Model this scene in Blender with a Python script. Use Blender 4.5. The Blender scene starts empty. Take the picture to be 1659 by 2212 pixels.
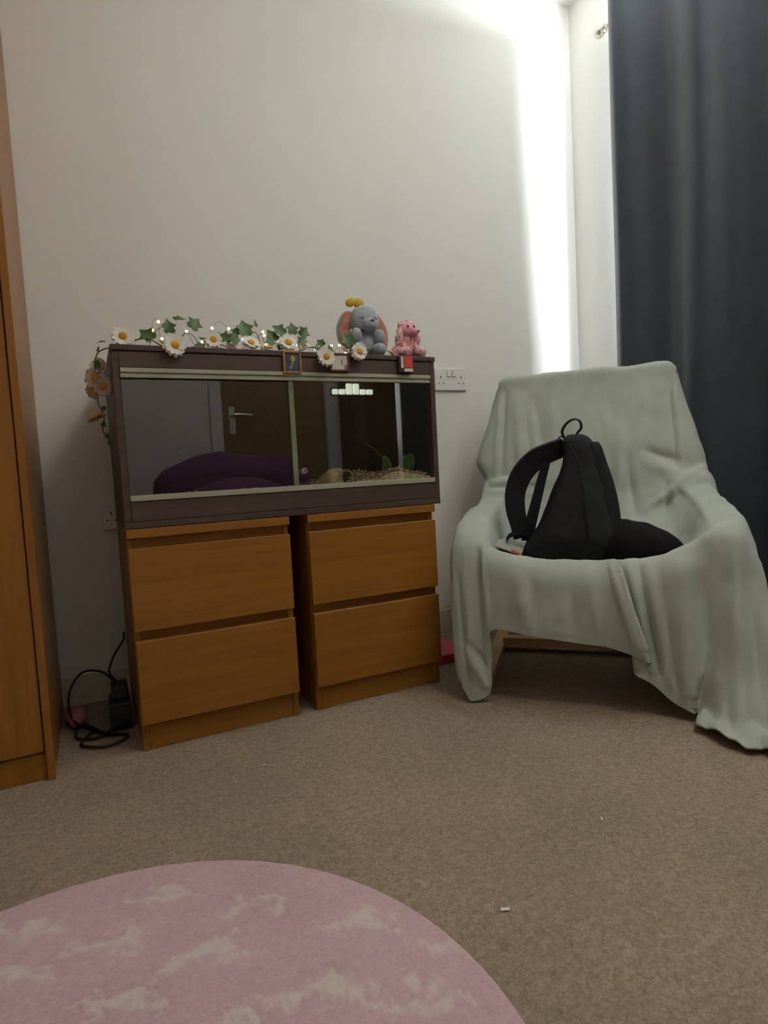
import bpy, bmesh, math, random
from mathutils import Vector, Matrix, noise, Euler
import numpy as np

scn = bpy.context.scene
COL = scn.collection
R = math.radians
rnd = random.Random(7)

# ------------------------------------------------------------------ camera
FPX, YAW, PITCH, ROLL, HC = 1299.2, 26.235, -3.906, 3.089, 0.6574
IW, IH = 1659.0, 2212.0
_y, _p, _r = R(YAW), R(PITCH), R(ROLL)
Fv = Vector((math.sin(_y)*math.cos(_p), math.cos(_y)*math.cos(_p), math.sin(_p)))
R0 = Vector((math.cos(_y), -math.sin(_y), 0)); U0 = R0.cross(Fv)
Rv = R0*math.cos(_r) - U0*math.sin(_r)
Uv = R0*math.sin(_r) + U0*math.cos(_r)
CAM = Vector((0, 0, HC))
cd = bpy.data.cameras.new('camera'); cam = bpy.data.objects.new('camera', cd); COL.objects.link(cam)
M = Matrix.Identity(4)
for i in range(3):
    M[i][0] = Rv[i]; M[i][1] = Uv[i]; M[i][2] = -Fv[i]; M[i][3] = CAM[i]
cam.matrix_world = M
cd.sensor_fit = 'VERTICAL'; cd.sensor_height = 36.0; cd.lens = FPX/IH*36.0
cd.clip_start = 0.02
scn.camera = cam

def at(x, y, X=None, Y=None, Z=None):
    """where the sight line through a pixel meets a plane of the room"""
    d = Fv + Rv*((x-IW/2)/FPX) - Uv*((y-IH/2)/FPX)
    if X is not None: t = (X-CAM.x)/d.x
    elif Y is not None: t = (Y-CAM.y)/d.y
    else: t = (Z-CAM.z)/d.z
    return CAM + d*t

# ------------------------------------------------------------------ world, lights, exposure
scn.view_settings.view_transform = 'Standard'
scn.view_settings.look = 'None'
scn.view_settings.gamma = 1.0
scn.view_settings.use_curve_mapping = False
scn.view_settings.exposure = 0.14
wd = bpy.data.worlds.new('world'); scn.world = wd; wd.use_nodes = True
nt = wd.node_tree; bg = nt.nodes['Background']
sky = nt.nodes.new('ShaderNodeTexSky'); sky.sky_type = 'HOSEK_WILKIE'; sky.turbidity = 6
sky.sun_direction = (-0.6, 0.3, 0.75)
nt.links.new(sky.outputs[0], bg.inputs[0]); bg.inputs[1].default_value = 0.6

def area(name, loc, rot, sx, sy, power, col):
    l = bpy.data.lights.new(name, 'AREA'); l.shape = 'RECTANGLE'; l.size = sx; l.size_y = sy
    l.energy = power; l.color = col
    o = bpy.data.objects.new(name, l); o.location = loc; o.rotation_euler = rot; COL.objects.link(o)
    return o
# overcast daylight standing just outside the window panes, shining in (-X)
DAY = area('daylight', (2.17, 0.70, 1.70), (0, R(90), 0), 1.60, 2.30, 880.0, (0.92, 0.99, 1.0))
FILL_POWER, FILL_COL = 14.5, (1.0, 0.915, 0.82)  # warm ambient fill from the added, unseen ceiling lamp

# ------------------------------------------------------------------ dimensions
XC, YW, ZC = 2.009, 2.034, 2.5885        # window wall, back wall, ceiling
XL, YR = -0.95, -0.60                    # left wall, rear wall
Y0 = 1.546                               # front plane of chests and vivarium

# ------------------------------------------------------------------ materials
def newmat(name):
    m = bpy.data.materials.new(name); m.use_nodes = True
    return m, m.node_tree, m.node_tree.nodes['Principled BSDF']

def lerp(a, b, t): return tuple(a[i]*(1-t)+b[i]*t for i in range(3))

def mat(name, col, rough=0.6, var=0.12, scale=8.0, stretch=(1, 1, 1), bump=0.0, bscale=60.0, metal=0.0,
        spec=0.5, sheen=0.0, emit=None, estr=0.0, col2=None, detail=4.0, sss=0.0):
    m, t, b = newmat(name)
    tc = t.nodes.new('ShaderNodeTexCoord'); mp = t.nodes.new('ShaderNodeMapping')
    mp.inputs['Scale'].default_value = stretch
    t.links.new(tc.outputs['Object'], mp.inputs[0])
    n = t.nodes.new('ShaderNodeTexNoise'); n.inputs['Scale'].default_value = scale; n.inputs['Detail'].default_value = detail
    t.links.new(mp.outputs[0], n.inputs['Vector'])
    r = t.nodes.new('ShaderNodeValToRGB')
    c2 = col2 if col2 else tuple(min(1, c*(1+var)) for c in col)
    c1 = col if col2 else tuple(c*(1-var) for c in col)
    r.color_ramp.elements[0].position = 0.3; r.color_ramp.elements[1].position = 0.7
    r.color_ramp.elements[0].color = (*c1, 1); r.color_ramp.elements[1].color = (*c2, 1)
    t.links.new(n.outputs['Fac'], r.inputs[0]); t.links.new(r.outputs[0], b.inputs['Base Color'])
    b.inputs['Roughness'].default_value = rough; b.inputs['Metallic'].default_value = metal
    b.inputs['Specular IOR Level'].default_value = spec
    if sheen: b.inputs['Sheen Weight'].default_value = sheen; b.inputs['Sheen Roughness'].default_value = 0.4
    if emit: b.inputs['Emission Color'].default_value = (*emit, 1); b.inputs['Emission Strength'].default_value = estr
    if bump:
        n2 = t.nodes.new('ShaderNodeTexNoise'); n2.inputs['Scale'].default_value = bscale; n2.inputs['Detail'].default_value = 3
        t.links.new(mp.outputs[0], n2.inputs['Vector'])
        bp = t.nodes.new('ShaderNodeBump'); bp.inputs['Strength'].default_value = bump; bp.inputs['Distance'].default_value = 0.004
        t.links.new(n2.outputs['Fac'], bp.inputs['Height']); t.links.new(bp.outputs[0], b.inputs['Normal'])
    return m

def wood(name, c1, c2, axis, rough=0.45, scale=5.0):
    st = [9.0, 9.0, 9.0]; st['XYZ'.index(axis)] = 0.6
    m, t, b = newmat(name)
    tc = t.nodes.new('ShaderNodeTexCoord'); mp = t.nodes.new('ShaderNodeMapping'); mp.inputs['Scale'].default_value = st
    t.links.new(tc.outputs['Object'], mp.inputs[0])
    n = t.nodes.new('ShaderNodeTexNoise'); n.inputs['Scale'].default_value = scale; n.inputs['Detail'].default_value = 6; n.inputs['Distortion'].default_value = 0.6
    t.links.new(mp.outputs[0], n.inputs['Vector'])
    n3 = t.nodes.new('ShaderNodeTexNoise'); n3.inputs['Scale'].default_value = scale*6; n3.inputs['Detail'].default_value = 3
    t.links.new(mp.outputs[0], n3.inputs['Vector'])
    ad = t.nodes.new('ShaderNodeMath'); ad.operation = 'MULTIPLY_ADD'; ad.inputs[1].default_value = 0.35
    t.links.new(n3.outputs['Fac'], ad.inputs[0]); t.links.new(n.outputs['Fac'], ad.inputs[2])
    r = t.nodes.new('ShaderNodeValToRGB'); r.color_ramp.elements[0].position = 0.45; r.color_ramp.elements[1].position = 0.9
    r.color_ramp.elements[0].color = (*c1, 1); r.color_ramp.elements[1].color = (*c2, 1)
    t.links.new(ad.outputs[0], r.inputs[0]); t.links.new(r.outputs[0], b.inputs['Base Color'])
    b.inputs['Roughness'].default_value = rough; b.inputs['Specular IOR Level'].default_value = 0.35
    bp = t.nodes.new('ShaderNodeBump'); bp.inputs['Strength'].default_value = 0.08; bp.inputs['Distance'].default_value = 0.002
    t.links.new(n3.outputs['Fac'], bp.inputs['Height']); t.links.new(bp.outputs[0], b.inputs['Normal'])
    return m

def glassmat(name, tint, refl):
    m = bpy.data.materials.new(name); m.use_nodes = True; t = m.node_tree
    t.nodes.remove(t.nodes['Principled BSDF']); out = t.nodes['Material Output']
    tr = t.nodes.new('ShaderNodeBsdfTransparent'); tr.inputs[0].default_value = (*tint, 1)
    gl = t.nodes.new('ShaderNodeBsdfGlossy'); gl.inputs['Roughness'].default_value = 0.015; gl.inputs[0].default_value = (1, 1, 1, 1)
    fr = t.nodes.new('ShaderNodeFresnel'); fr.inputs[0].default_value = refl
    n = t.nodes.new('ShaderNodeTexNoise'); n.inputs['Scale'].default_value = 3.0
    bp = t.nodes.new('ShaderNodeBump'); bp.inputs['Strength'].default_value = 0.004; t.links.new(n.outputs['Fac'], bp.inputs['Height'])
    t.links.new(bp.outputs[0], gl.inputs['Normal'])
    mx = t.nodes.new('ShaderNodeMixShader')
    ge = t.nodes.new('ShaderNodeNewGeometry'); fm = t.nodes.new('ShaderNodeMath'); fm.operation = 'MULTIPLY'
    iv = t.nodes.new('ShaderNodeMath'); iv.operation = 'SUBTRACT'; iv.inputs[0].default_value = 1.0   # reflect at the entry face only
    t.links.new(ge.outputs['Backfacing'], iv.inputs[1]); t.links.new(fr.outputs[0], fm.inputs[0]); t.links.new(iv.outputs[0], fm.inputs[1])
    t.links.new(fm.outputs[0], mx.inputs[0]); t.links.new(tr.outputs[0], mx.inputs[1]); t.links.new(gl.outputs[0], mx.inputs[2])
    t.links.new(mx.outputs[0], out.inputs[0])
    return m

MT = {}
MT['wall'] = mat('wall_paint', (0.82, 0.80, 0.76), 0.75, 0.02, 2.5, bump=0.06, bscale=90, spec=0.25)
MT['ceil'] = mat('ceiling_paint', (0.84, 0.83, 0.80), 0.85, 0.02, 2.0, bump=0.05, bscale=70, spec=0.2)
MT['trim'] = mat('cream_gloss_paint', (0.70, 0.64, 0.52), 0.35, 0.05, 4.0)
MT['white'] = mat('white_plastic', (0.82, 0.81, 0.78), 0.3, 0.02, 10.0)
MT['pvc'] = mat('white_upvc', (0.85, 0.85, 0.85), 0.3, 0.02, 6.0)
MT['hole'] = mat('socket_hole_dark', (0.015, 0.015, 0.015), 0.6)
MT['redmark'] = mat('switch_red', (0.5, 0.03, 0.03), 0.5)
MT['chest'] = wood('oak_veneer_chest', (0.245, 0.094, 0.011), (0.310, 0.128, 0.018), 'X')
MT['chest_v'] = wood('oak_veneer_chest_side', (0.230, 0.090, 0.011), (0.290, 0.120, 0.017), 'Z')
MT['ward'] = wood('oak_veneer_wardrobe', (0.230, 0.088, 0.011), (0.300, 0.124, 0.018), 'Z', 0.33)
MT['birch'] = wood('birch_bentwood', (0.74, 0.48, 0.24), (0.84, 0.58, 0.32), 'X', 0.4)
MT['viv'] = wood('walnut_vivarium', (0.060, 0.036, 0.030), (0.094, 0.055, 0.044), 'X', 0.5)
MT['viv_in'] = mat('vivarium_inner_walnut', (0.05, 0.036, 0.026), 0.6, 0.15, 6, stretch=(1, 1, 6))
MT['track'] = mat('pale_plastic_track', (0.36, 0.345, 0.26), 0.4, 0.06, 12.0)
MT['glass'] = glassmat('sliding_glass', (0.90, 0.93, 0.88), 2.25)
MT['winglass'] = glassmat('window_glass', (0.98, 0.99, 0.985), 1.3)
MT['glassedge'] = mat('glass_edge_green', (0.20, 0.21, 0.13), 0.15, 0.1, 30)
MT['chrome'] = mat('chrome', (0.75, 0.75, 0.75), 0.15, 0.02, 5, metal=1.0)
MT['steel'] = mat('brushed_nickel', (0.55, 0.50, 0.46), 0.3, 0.05, 20, metal=1.0)
MT['black'] = mat('black_nylon', (0.010, 0.010, 0.011), 0.75, 0.3, 40, bump=0.25, bscale=350, spec=0.25)
MT['black2'] = mat('black_webbing', (0.013, 0.013, 0.015), 0.8, 0.3, 60, bump=0.3, bscale=500, spec=0.2)
MT['cloth_blk'] = mat('black_cotton', (0.010, 0.009, 0.009), 0.95, 0.3, 30, bump=0.3, bscale=200, spec=0.1)
MT['cable'] = mat('black_rubber', (0.012, 0.012, 0.012), 0.5)
MT['throw'] = mat('mint_throw', (0.415, 0.445, 0.385), 0.95, 0.06, 14.0, bump=0.22, bscale=420, spec=0.12, sheen=0.25)
MT['cushion'] = mat('cream_cushion', (0.62, 0.56, 0.46), 0.9, 0.05, 10, bump=0.2, bscale=200)
MT['curtain'] = mat('navy_curtain', (0.029, 0.039, 0.054), 0.55, 0.10, 25, bump=0.10, bscale=400, spec=0.45, sheen=0.15)
MT['leaf'] = mat('ivy_leaf', (0.030, 0.085, 0.018), 0.5, 0.35, 30, col2=(0.075, 0.16, 0.035))
MT['stem'] = mat('vine_stem', (0.10, 0.10, 0.035), 0.6, 0.3, 40)
MT['petal'] = mat('daisy_petal', (0.84, 0.82, 0.76), 0.7, 0.05, 60, spec=0.2)
MT['petal_pk'] = mat('faded_pink_petal', (0.56, 0.45, 0.38), 0.7, 0.1, 60, spec=0.2)
MT['daisyc'] = mat('daisy_centre', (0.75, 0.36, 0.02), 0.85, 0.25, 250, bump=0.5, bscale=500)
MT['bulb'] = mat('fairy_bulb', (1.0, 0.8, 0.45), 0.3, 0.01, 5, emit=(1.0, 0.66, 0.26), estr=6.0)
MT['wire'] = mat('copper_wire', (0.30, 0.19, 0.08), 0.4, 0.1, 30, metal=0.6)
MT['plush_g'] = mat('grey_blue_plush', (0.38, 0.43, 0.47), 0.95, 0.15, 60, bump=0.7, bscale=380, spec=0.1, sheen=0.4)
MT['plush_p'] = mat('dusty_pink_plush', (0.42, 0.185, 0.135), 0.95, 0.15, 60, bump=0.5, bscale=380, spec=0.1, sheen=0.3)
MT['plush_y'] = mat('yellow_felt', (0.62, 0.40, 0.05), 0.9, 0.12, 60, bump=0.4, bscale=300, spec=0.1)
MT['plush_r'] = mat('dark_red_ribbon', (0.22, 0.03, 0.03), 0.8)
MT['stitch'] = mat('dark_stitch', (0.10, 0.11, 0.12), 0.9)
MT['poodle'] = mat('pink_curly_plush', (0.84, 0.48, 0.49), 0.95, 0.22, 70, bump=0.8, bscale=300, spec=0.1, sheen=0.5)
MT['poodle2'] = mat('pink_smooth_plush', (0.76, 0.38, 0.41), 0.95, 0.1, 60, bump=0.5, bscale=400, spec=0.1, sheen=0.3)
MT['eye'] = mat('dark_bead', (0.015, 0.012, 0.012), 0.2)
MT['gold'] = mat('gilt_frame', (0.34, 0.17, 0.045), 0.4, 0.2, 60, metal=0.2)
MT['maroon'] = mat('maroon_frame', (0.11, 0.022, 0.018), 0.5, 0.2, 60)
MT['printblue'] = mat('dark_blue_print', (0.030, 0.055, 0.095), 0.5, 0.4, 70)
MT['printyel'] = mat('ochre_print', (0.46, 0.32, 0.07), 0.5, 0.25, 120)
MT['printcream'] = mat('cream_print', (0.58, 0.54, 0.47), 0.5, 0.12, 140)
MT['printmar'] = mat('maroon_print', (0.30, 0.14, 0.10), 0.5, 0.2, 140)
MT['magblack'] = mat('black_magnet', (0.016, 0.014, 0.016), 0.4)
MT['magred'] = mat('red_print', (0.60, 0.045, 0.04), 0.4, 0.05)
MT['magwhite'] = mat('offwhite_print', (0.62, 0.62, 0.56), 0.4, 0.05)
MT['shav1'] = mat('wood_shavings', (0.34, 0.22, 0.13), 0.8, 0.4, 90, col2=(0.62, 0.46, 0.30))
MT['hide'] = mat('cork_hide', (0.36, 0.23, 0.11), 0.85, 0.35, 40, bump=0.6, bscale=90)
MT['plant'] = mat('vivarium_plant_leaf', (0.045, 0.13, 0.02), 0.45, 0.4, 20, col2=(0.10, 0.24, 0.04))
MT['redplastic'] = mat('red_plastic', (0.52, 0.045, 0.065), 0.35, 0.08, 12)
MT['pinkbag'] = mat('pink_plastic', (0.45, 0.16, 0.22), 0.5, 0.2, 20)
MT['cloth_pale'] = mat('pale_cotton', (0.34, 0.37, 0.32), 0.9, 0.1, 20, bump=0.2, bscale=200)
MT['cloth_red'] = mat('coral_cotton', (0.55, 0.13, 0.08), 0.9, 0.1, 20)
MT['paper'] = mat('white_scrap', (0.75, 0.73, 0.66), 0.8, 0.05)
MT['doorw'] = wood('brown_door_veneer', (0.20, 0.12, 0.05), (0.27, 0.165, 0.075), 'Z', 0.5)
MT['cab'] = wood('dark_cabinet_veneer', (0.085, 0.055, 0.03), (0.12, 0.08, 0.045), 'Z', 0.5)
MT['purple'] = mat('purple_fabric', (0.13, 0.035, 0.12), 0.9, 0.2, 14, bump=0.4, bscale=100)
MT['lampglass'] = mat('opal_glass', (0.9, 0.86, 0.78), 0.5, 0.02, 5, emit=FILL_COL, estr=4.0)  # glowing shade of the added ceiling lamp
MT['barglow'] = mat('frosted_tube', (0.9, 0.9, 0.8), 0.5, 0.02, 5, emit=(0.92, 1.0, 0.80), estr=3.2)

# carpet: short looped taupe pile
def carpet():
    m, t, b = newmat('taupe_carpet')
    tc = t.nodes.new('ShaderNodeTexCoord')
    def nz(s, d, dist=0.0):
        n = t.nodes.new('ShaderNodeTexNoise'); n.inputs['Scale'].default_value = s; n.inputs['Detail'].default_value = d
        n.inputs['Distortion'].default_value = dist
        t.links.new(tc.outputs['Object'], n.inputs['Vector']); return n
    a = nz(230, 3, 1.4); c = nz(3.0, 3); e = nz(85, 3, 1.0)
    r = t.nodes.new('ShaderNodeValToRGB'); r.color_ramp.elements[0].position = 0.34; r.color_ramp.elements[1].position = 0.68
    r.color_ramp.elements[0].color = (0.215, 0.166, 0.119, 1); r.color_ramp.elements[1].color = (0.440, 0.352, 0.262, 1)
    mxf = t.nodes.new('ShaderNodeMath'); mxf.operation = 'MULTIPLY_ADD'; mxf.inputs[1].default_value = 0.45
    t.links.new(e.outputs['Fac'], mxf.inputs[0])
    sc = t.nodes.new('ShaderNodeMath'); sc.operation = 'MULTIPLY'; sc.inputs[1].default_value = 0.55
    t.links.new(a.outputs['Fac'], sc.inputs[0]); t.links.new(sc.outputs[0], mxf.inputs[2])
    t.links.new(mxf.outputs[0], r.inputs[0])
    r2 = t.nodes.new('ShaderNodeValToRGB'); r2.color_ramp.elements[0].position = 0.3; r2.color_ramp.elements[1].position = 0.7
    r2.color_ramp.elements[0].color = (0.90, 0.90, 0.90, 1); r2.color_ramp.elements[1].color = (1.08, 1.06, 1.04, 1)
    t.links.new(c.outputs['Fac'], r2.inputs[0])
    mul = t.nodes.new('ShaderNodeMix'); mul.data_type = 'RGBA'; mul.blend_type = 'MULTIPLY'; mul.inputs[0].default_value = 1.0
    t.links.new(r.outputs[0], mul.inputs[6]); t.links.new(r2.outputs[0], mul.inputs[7])
    t.links.new(mul.outputs[2], b.inputs['Base Color'])
    b.inputs['Roughness'].default_value = 0.95; b.inputs['Specular IOR Level'].default_value = 0.1
    bp = t.nodes.new('ShaderNodeBump'); bp.inputs['Strength'].default_value = 0.7; bp.inputs['Distance'].default_value = 0.006
    t.links.new(mxf.outputs[0], bp.inputs['Height']); t.links.new(bp.outputs[0], b.inputs['Normal'])
    return m
MT['carpet'] = carpet()

def rugmat():
    m, t, b = newmat('pink_cloud_rug')
    at_ = t.nodes.new('ShaderNodeAttribute'); at_.attribute_name = 'cloud'
    tc = t.nodes.new('ShaderNodeTexCoord')
    n = t.nodes.new('ShaderNodeTexNoise'); n.inputs['Scale'].default_value = 130; n.inputs['Detail'].default_value = 3; n.inputs['Distortion'].default_value = 1.0
    n2 = t.nodes.new('ShaderNodeTexNoise'); n2.inputs['Scale'].default_value = 7; n2.inputs['Detail'].default_value = 3
    t.links.new(tc.outputs['Object'], n.inputs['Vector']); t.links.new(tc.outputs['Object'], n2.inputs['Vector'])
    r = t.nodes.new('ShaderNodeValToRGB'); r.color_ramp.elements[0].position = 0.3; r.color_ramp.elements[1].position = 0.72
    r.color_ramp.elements[0].color = (0.50, 0.335, 0.365, 1); r.color_ramp.elements[1].color = (0.69, 0.48, 0.515, 1)
    mf = t.nodes.new('ShaderNodeMath'); mf.operation = 'MULTIPLY_ADD'; mf.inputs[1].default_value = 0.55
    hf = t.nodes.new('ShaderNodeMath'); hf.operation = 'MULTIPLY'; hf.inputs[1].default_value = 0.45
    t.links.new(n2.outputs['Fac'], hf.inputs[0]); t.links.new(n.outputs['Fac'], mf.inputs[0]); t.links.new(hf.outputs[0], mf.inputs[2])
    t.links.new(mf.outputs[0], r.inputs[0])
    mx = t.nodes.new('ShaderNodeMix'); mx.data_type = 'RGBA'
    t.links.new(at_.outputs['Fac'], mx.inputs[0]); t.links.new(r.outputs[0], mx.inputs[6]); mx.inputs[7].default_value = (0.70, 0.61, 0.55, 1)
    t.links.new(mx.outputs[2], b.inputs['Base Color'])
    b.inputs['Roughness'].default_value = 0.95; b.inputs['Specular IOR Level'].default_value = 0.1; b.inputs['Sheen Weight'].default_value = 0.3
    bp = t.nodes.new('ShaderNodeBump'); bp.inputs['Strength'].default_value = 0.35; bp.inputs['Distance'].default_value = 0.004
    t.links.new(n.outputs['Fac'], bp.inputs['Height']); t.links.new(bp.outputs[0], b.inputs['Normal'])
    return m
MT['rug'] = rugmat()

# ------------------------------------------------------------------ mesh helpers
ROOT = {}
def obj(name, me, m=None, parent=None, loc=None):
    o = bpy.data.objects.new(name, me); COL.objects.link(o)
    if m is not None and len(me.materials) == 0: me.materials.append(MT[m])
    if parent is not None: o.parent = parent
    if loc is not None: o.location = loc
    return o

def tag(o, label=None, cat=None, group=None, kind=None):
    if label: o['label'] = label
    if cat: o['category'] = cat
    if group: o['group'] = group
    if kind: o['kind'] = kind
    return o

def thing(name, label, cat, loc=(0, 0, 0), group=None):
    o = bpy.data.objects.new(name, None); COL.objects.link(o); o.location = loc
    o.empty_display_size = 0.05
    ROOT[o.name] = Vector(loc)
    return tag(o, label, cat, group)

def rootloc(parent):
    while parent is not None:
        if parent.name in ROOT: return ROOT[parent.name]
        parent = parent.parent
    return Vector((0, 0, 0))

class B:
    """collects world-space geometry; build() makes one mesh object"""
    def __init__(self): self.bm = bmesh.new()
    def box(self, a, b, bev=0.0, seg=1):
        x0, y0, z0 = a; x1, y1, z1 = b
        bm = bmesh.new(); bmesh.ops.create_cube(bm, size=1.0)
        for v in bm.verts:
            v.co = Vector(((x0+x1)/2+v.co.x*(x1-x0), (y0+y1)/2+v.co.y*(y1-y0), (z0+z1)/2+v.co.z*(z1-z0)))
        if bev: bmesh.ops.bevel(bm, geom=list(bm.edges), offset=bev, segments=seg, affect='EDGES', profile=0.6)
        self._add(bm); return self
    def _add(self, bm):
        me = bpy.data.meshes.new('t'); bm.to_mesh(me); bm.free(); self.bm.from_mesh(me); bpy.data.meshes.remove(me)
    def ell(self, c, r, rot=None, seg=20, noise_amp=0.0, nscale=20.0, sub=3):
        bm = bmesh.new(); bmesh.ops.create_icosphere(bm, subdivisions=sub, radius=1.0)
        q = Euler(rot).to_matrix() if rot else Matrix.Identity(3)
        for v in bm.verts:
            d = v.co.normalized()
            p = q @ Vector((v.co.x*r[0], v.co.y*r[1], v.co.z*r[2]))
            if noise_amp: p += (q @ d)*noise_amp*noise.noise((p+Vector(c))*nscale)
            v.co = p + Vector(c)
        self._add(bm); return self
    def cyl(self, a, b, r0, r1=None, seg=16):
        r1 = r0 if r1 is None else r1
        return self.tube([a, b], [r0, r1], seg)
    def tube(self, pts, rad, seg=10, cap=True):
        pts = [Vector(p) for p in pts]; n = len(pts)
        rad = rad if isinstance(rad, (list, tuple)) else [rad]*n
        rings = []; up = None
        for i in range(n):
            t = (pts[min(i+1, n-1)]-pts[max(i-1, 0)]).normalized()
            if up is None:
                up = Vector((0, 0, 1)) if abs(t.z) < 0.9 else Vector((1, 0, 0))
            s = t.cross(up)
            if s.length < 1e-6: s = t.orthogonal()
            s.normalize(); up = s.cross(t).normalized()
            rings.append([self.bm.verts.new(pts[i]+(s*math.cos(k*2*math.pi/seg)+up*math.sin(k*2*math.pi/seg))*rad[i]) for k in range(seg)])
        for i in range(n-1):
            for k in range(seg):
                self.bm.faces.new((rings[i][k], rings[i][(k+1) % seg], rings[i+1][(k+1) % seg], rings[i+1][k]))
        if cap:
            self.bm.faces.new(rings[0][::-1]); self.bm.faces.new(rings[-1])
        return self
    def strip(self, pts, width_dirs, thick, closed=False):
        """flat band: pts centre line, width_dirs half-width vectors, thickness along the band normal"""
        pts = [Vector(p) for p in pts]; n = len(pts); rings = []
        for i in range(n):
            t = (pts[min(i+1, n-1)]-pts[max(i-1, 0)]).normalized(); w = Vector(width_dirs[i] if isinstance(width_dirs, list) else width_dirs)
            nn = t.cross(w).normalized()*thick/2
            rings.append([self.bm.verts.new(pts[i]+s*w+q*nn) for s, q in ((-1, -1), (1, -1), (1, 1), (-1, 1))])
        for i in range(n-1):
            for k in range(4): self.bm.faces.new((rings[i][k], rings[i][(k+1) % 4], rings[i+1][(k+1) % 4], rings[i+1][k]))
        self.bm.faces.new(rings[0][::-1]); self.bm.faces.new(rings[-1])
        return self
    def prism(self, poly, y0, y1):
        """polygon in (x,z) between two y planes"""
        a = [self.bm.verts.new((x, y0, z)) for x, z in poly]; b = [self.bm.verts.new((x, y1, z)) for x, z in poly]
        n = len(poly)
        self.bm.faces.new(a); self.bm.faces.new(b[::-1])
        for i in range(n): self.bm.faces.new((a[i], b[i], b[(i+1) % n], a[(i+1) % n]))
        return self
    def build(self, name, m, parent=None, smooth=False, bevel=0.0, auto=None):
        bmesh.ops.recalc_face_normals(self.bm, faces=list(self.bm.faces))
        off = rootloc(parent)
        for v in self.bm.verts: v.co -= off
        me = bpy.data.meshes.new(name); self.bm.to_mesh(me); self.bm.free()
        if smooth:
            for p in me.polygons: p.use_smooth = True
            if auto: me.set_sharp_from_angle(angle=R(auto))
        o = obj(name, me, m, parent)
        if bevel:
            md = o.modifiers.new('bevel', 'BEVEL'); md.width = bevel; md.segments = 2; md.limit_method = 'ANGLE'
        return o

def bx(name, m, a, b, parent=None, bev=0.0015, seg=1):
    return B().box(a, b, bev, seg).build(name, m, parent)

def grid(name, P, m, parent=None, solid=0.0, close_u=False, offset=0.0, cap=False):
    """P: list of rows of points"""
    nr, nc = len(P), len(P[0]); off = rootloc(parent)
    vs = [tuple(Vector(p)-off) for row in P for p in row]; fs = []
    for i in range(nr-1):
        for j in range(nc if close_u else nc-1):
            k = (j+1) % nc
            fs.append((i*nc+j, i*nc+k, (i+1)*nc+k, (i+1)*nc+j))
    if cap and close_u:
        fs.append(tuple(range(nc))[::-1]); fs.append(tuple((nr-1)*nc+j for j in range(nc)))
    me = bpy.data.meshes.new(name); me.from_pydata(vs, [], fs)
    bm = bmesh.new(); bm.from_mesh(me); bmesh.ops.recalc_face_normals(bm, faces=list(bm.faces)); bm.to_mesh(me); bm.free()
    for p in me.polygons: p.use_smooth = True
    o = obj(name, me, m, parent)
    if solid:
        md = o.modifiers.new('solid', 'SOLIDIFY'); md.thickness = solid; md.offset = offset
    return o

def catmull(pts, n):
    pts = [np.array(p, float) for p in pts]; out = []
    N = len(pts)
    for i in range(N-1):
        p0, p1, p2, p3 = pts[max(i-1, 0)], pts[i], pts[i+1], pts[min(i+2, N-1)]
        for k in range(n):
            t = k/n
            out.append(0.5*((2*p1)+(-p0+p2)*t+(2*p0-5*p1+4*p2-p3)*t*t+(-p0+3*p1-3*p2+p3)*t**3))
    out.append(pts[-1]); return out
def cat3(pts, n): return [Vector(p) for p in catmull([tuple(p) for p in pts], n)]

# ------------------------------------------------------------------ room shell
def struct(o): o['kind'] = 'structure'; return o
struct(bx('floor', 'carpet', (XL-0.1, YR-0.1, -0.05), (XC+0.3, YW+0.1, 0.0), bev=0))
struct(bx('ceiling', 'ceil', (XL-0.1, YR-0.1, ZC), (XC+0.3, YW+0.1, ZC+0.08), bev=0))
struct(bx('wall_back', 'wall', (XL-0.1, YW, 0), (XC+0.3, YW+0.1, ZC), bev=0))
struct(bx('wall_left', 'wall', (XL-0.1, YR, 0), (XL, YW, ZC), bev=0))
WY0, WY1, WZ0, WZ1 = -0.40, 1.706, 0.92, 2.465
w = B()
w.box((XC, YR-0.1, 0), (XC+0.13, YW, WZ0)); w.box((XC, YR-0.1, WZ1), (XC+0.13, YW, ZC))
w.box((XC, YR-0.1, WZ0), (XC+0.13, WY0, WZ1)); w.box((XC, WY1, WZ0), (XC+0.13, YW, WZ1))
struct(w.build('wall_right', 'wall'))
# window
win = B()
fx0, fx1, t = XC+0.07, XC+0.12, 0.045
win.box((fx0, WY0, WZ0), (fx1, WY1, WZ0+t)); win.box((fx0, WY0, WZ1-t), (fx1, WY1, WZ1))
win.box((fx0, WY0, WZ0+t), (fx1, WY0+t, WZ1-t)); win.box((fx0, WY1-t, WZ0+t), (fx1, WY1, WZ1-t))
ym = (WY0+WY1)/2; win.box((fx0, ym-0.035, WZ0+t), (fx1, ym+0.035, WZ1-t))
wo = struct(win.build('window_1', 'pvc'))
for a, b in ((WY0+t, ym-0.035), (ym+0.035, WY1-t)):
    bx('pane', 'winglass', (XC+0.092, a, WZ0+t), (XC+0.098, b, WZ1-t), wo, bev=0)
bx('window_sill', 'pvc', (XC-0.02, WY0-0.03, WZ0-0.025), (XC+0.07, WY1+0.03, WZ0), wo, bev=0.004)
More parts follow.
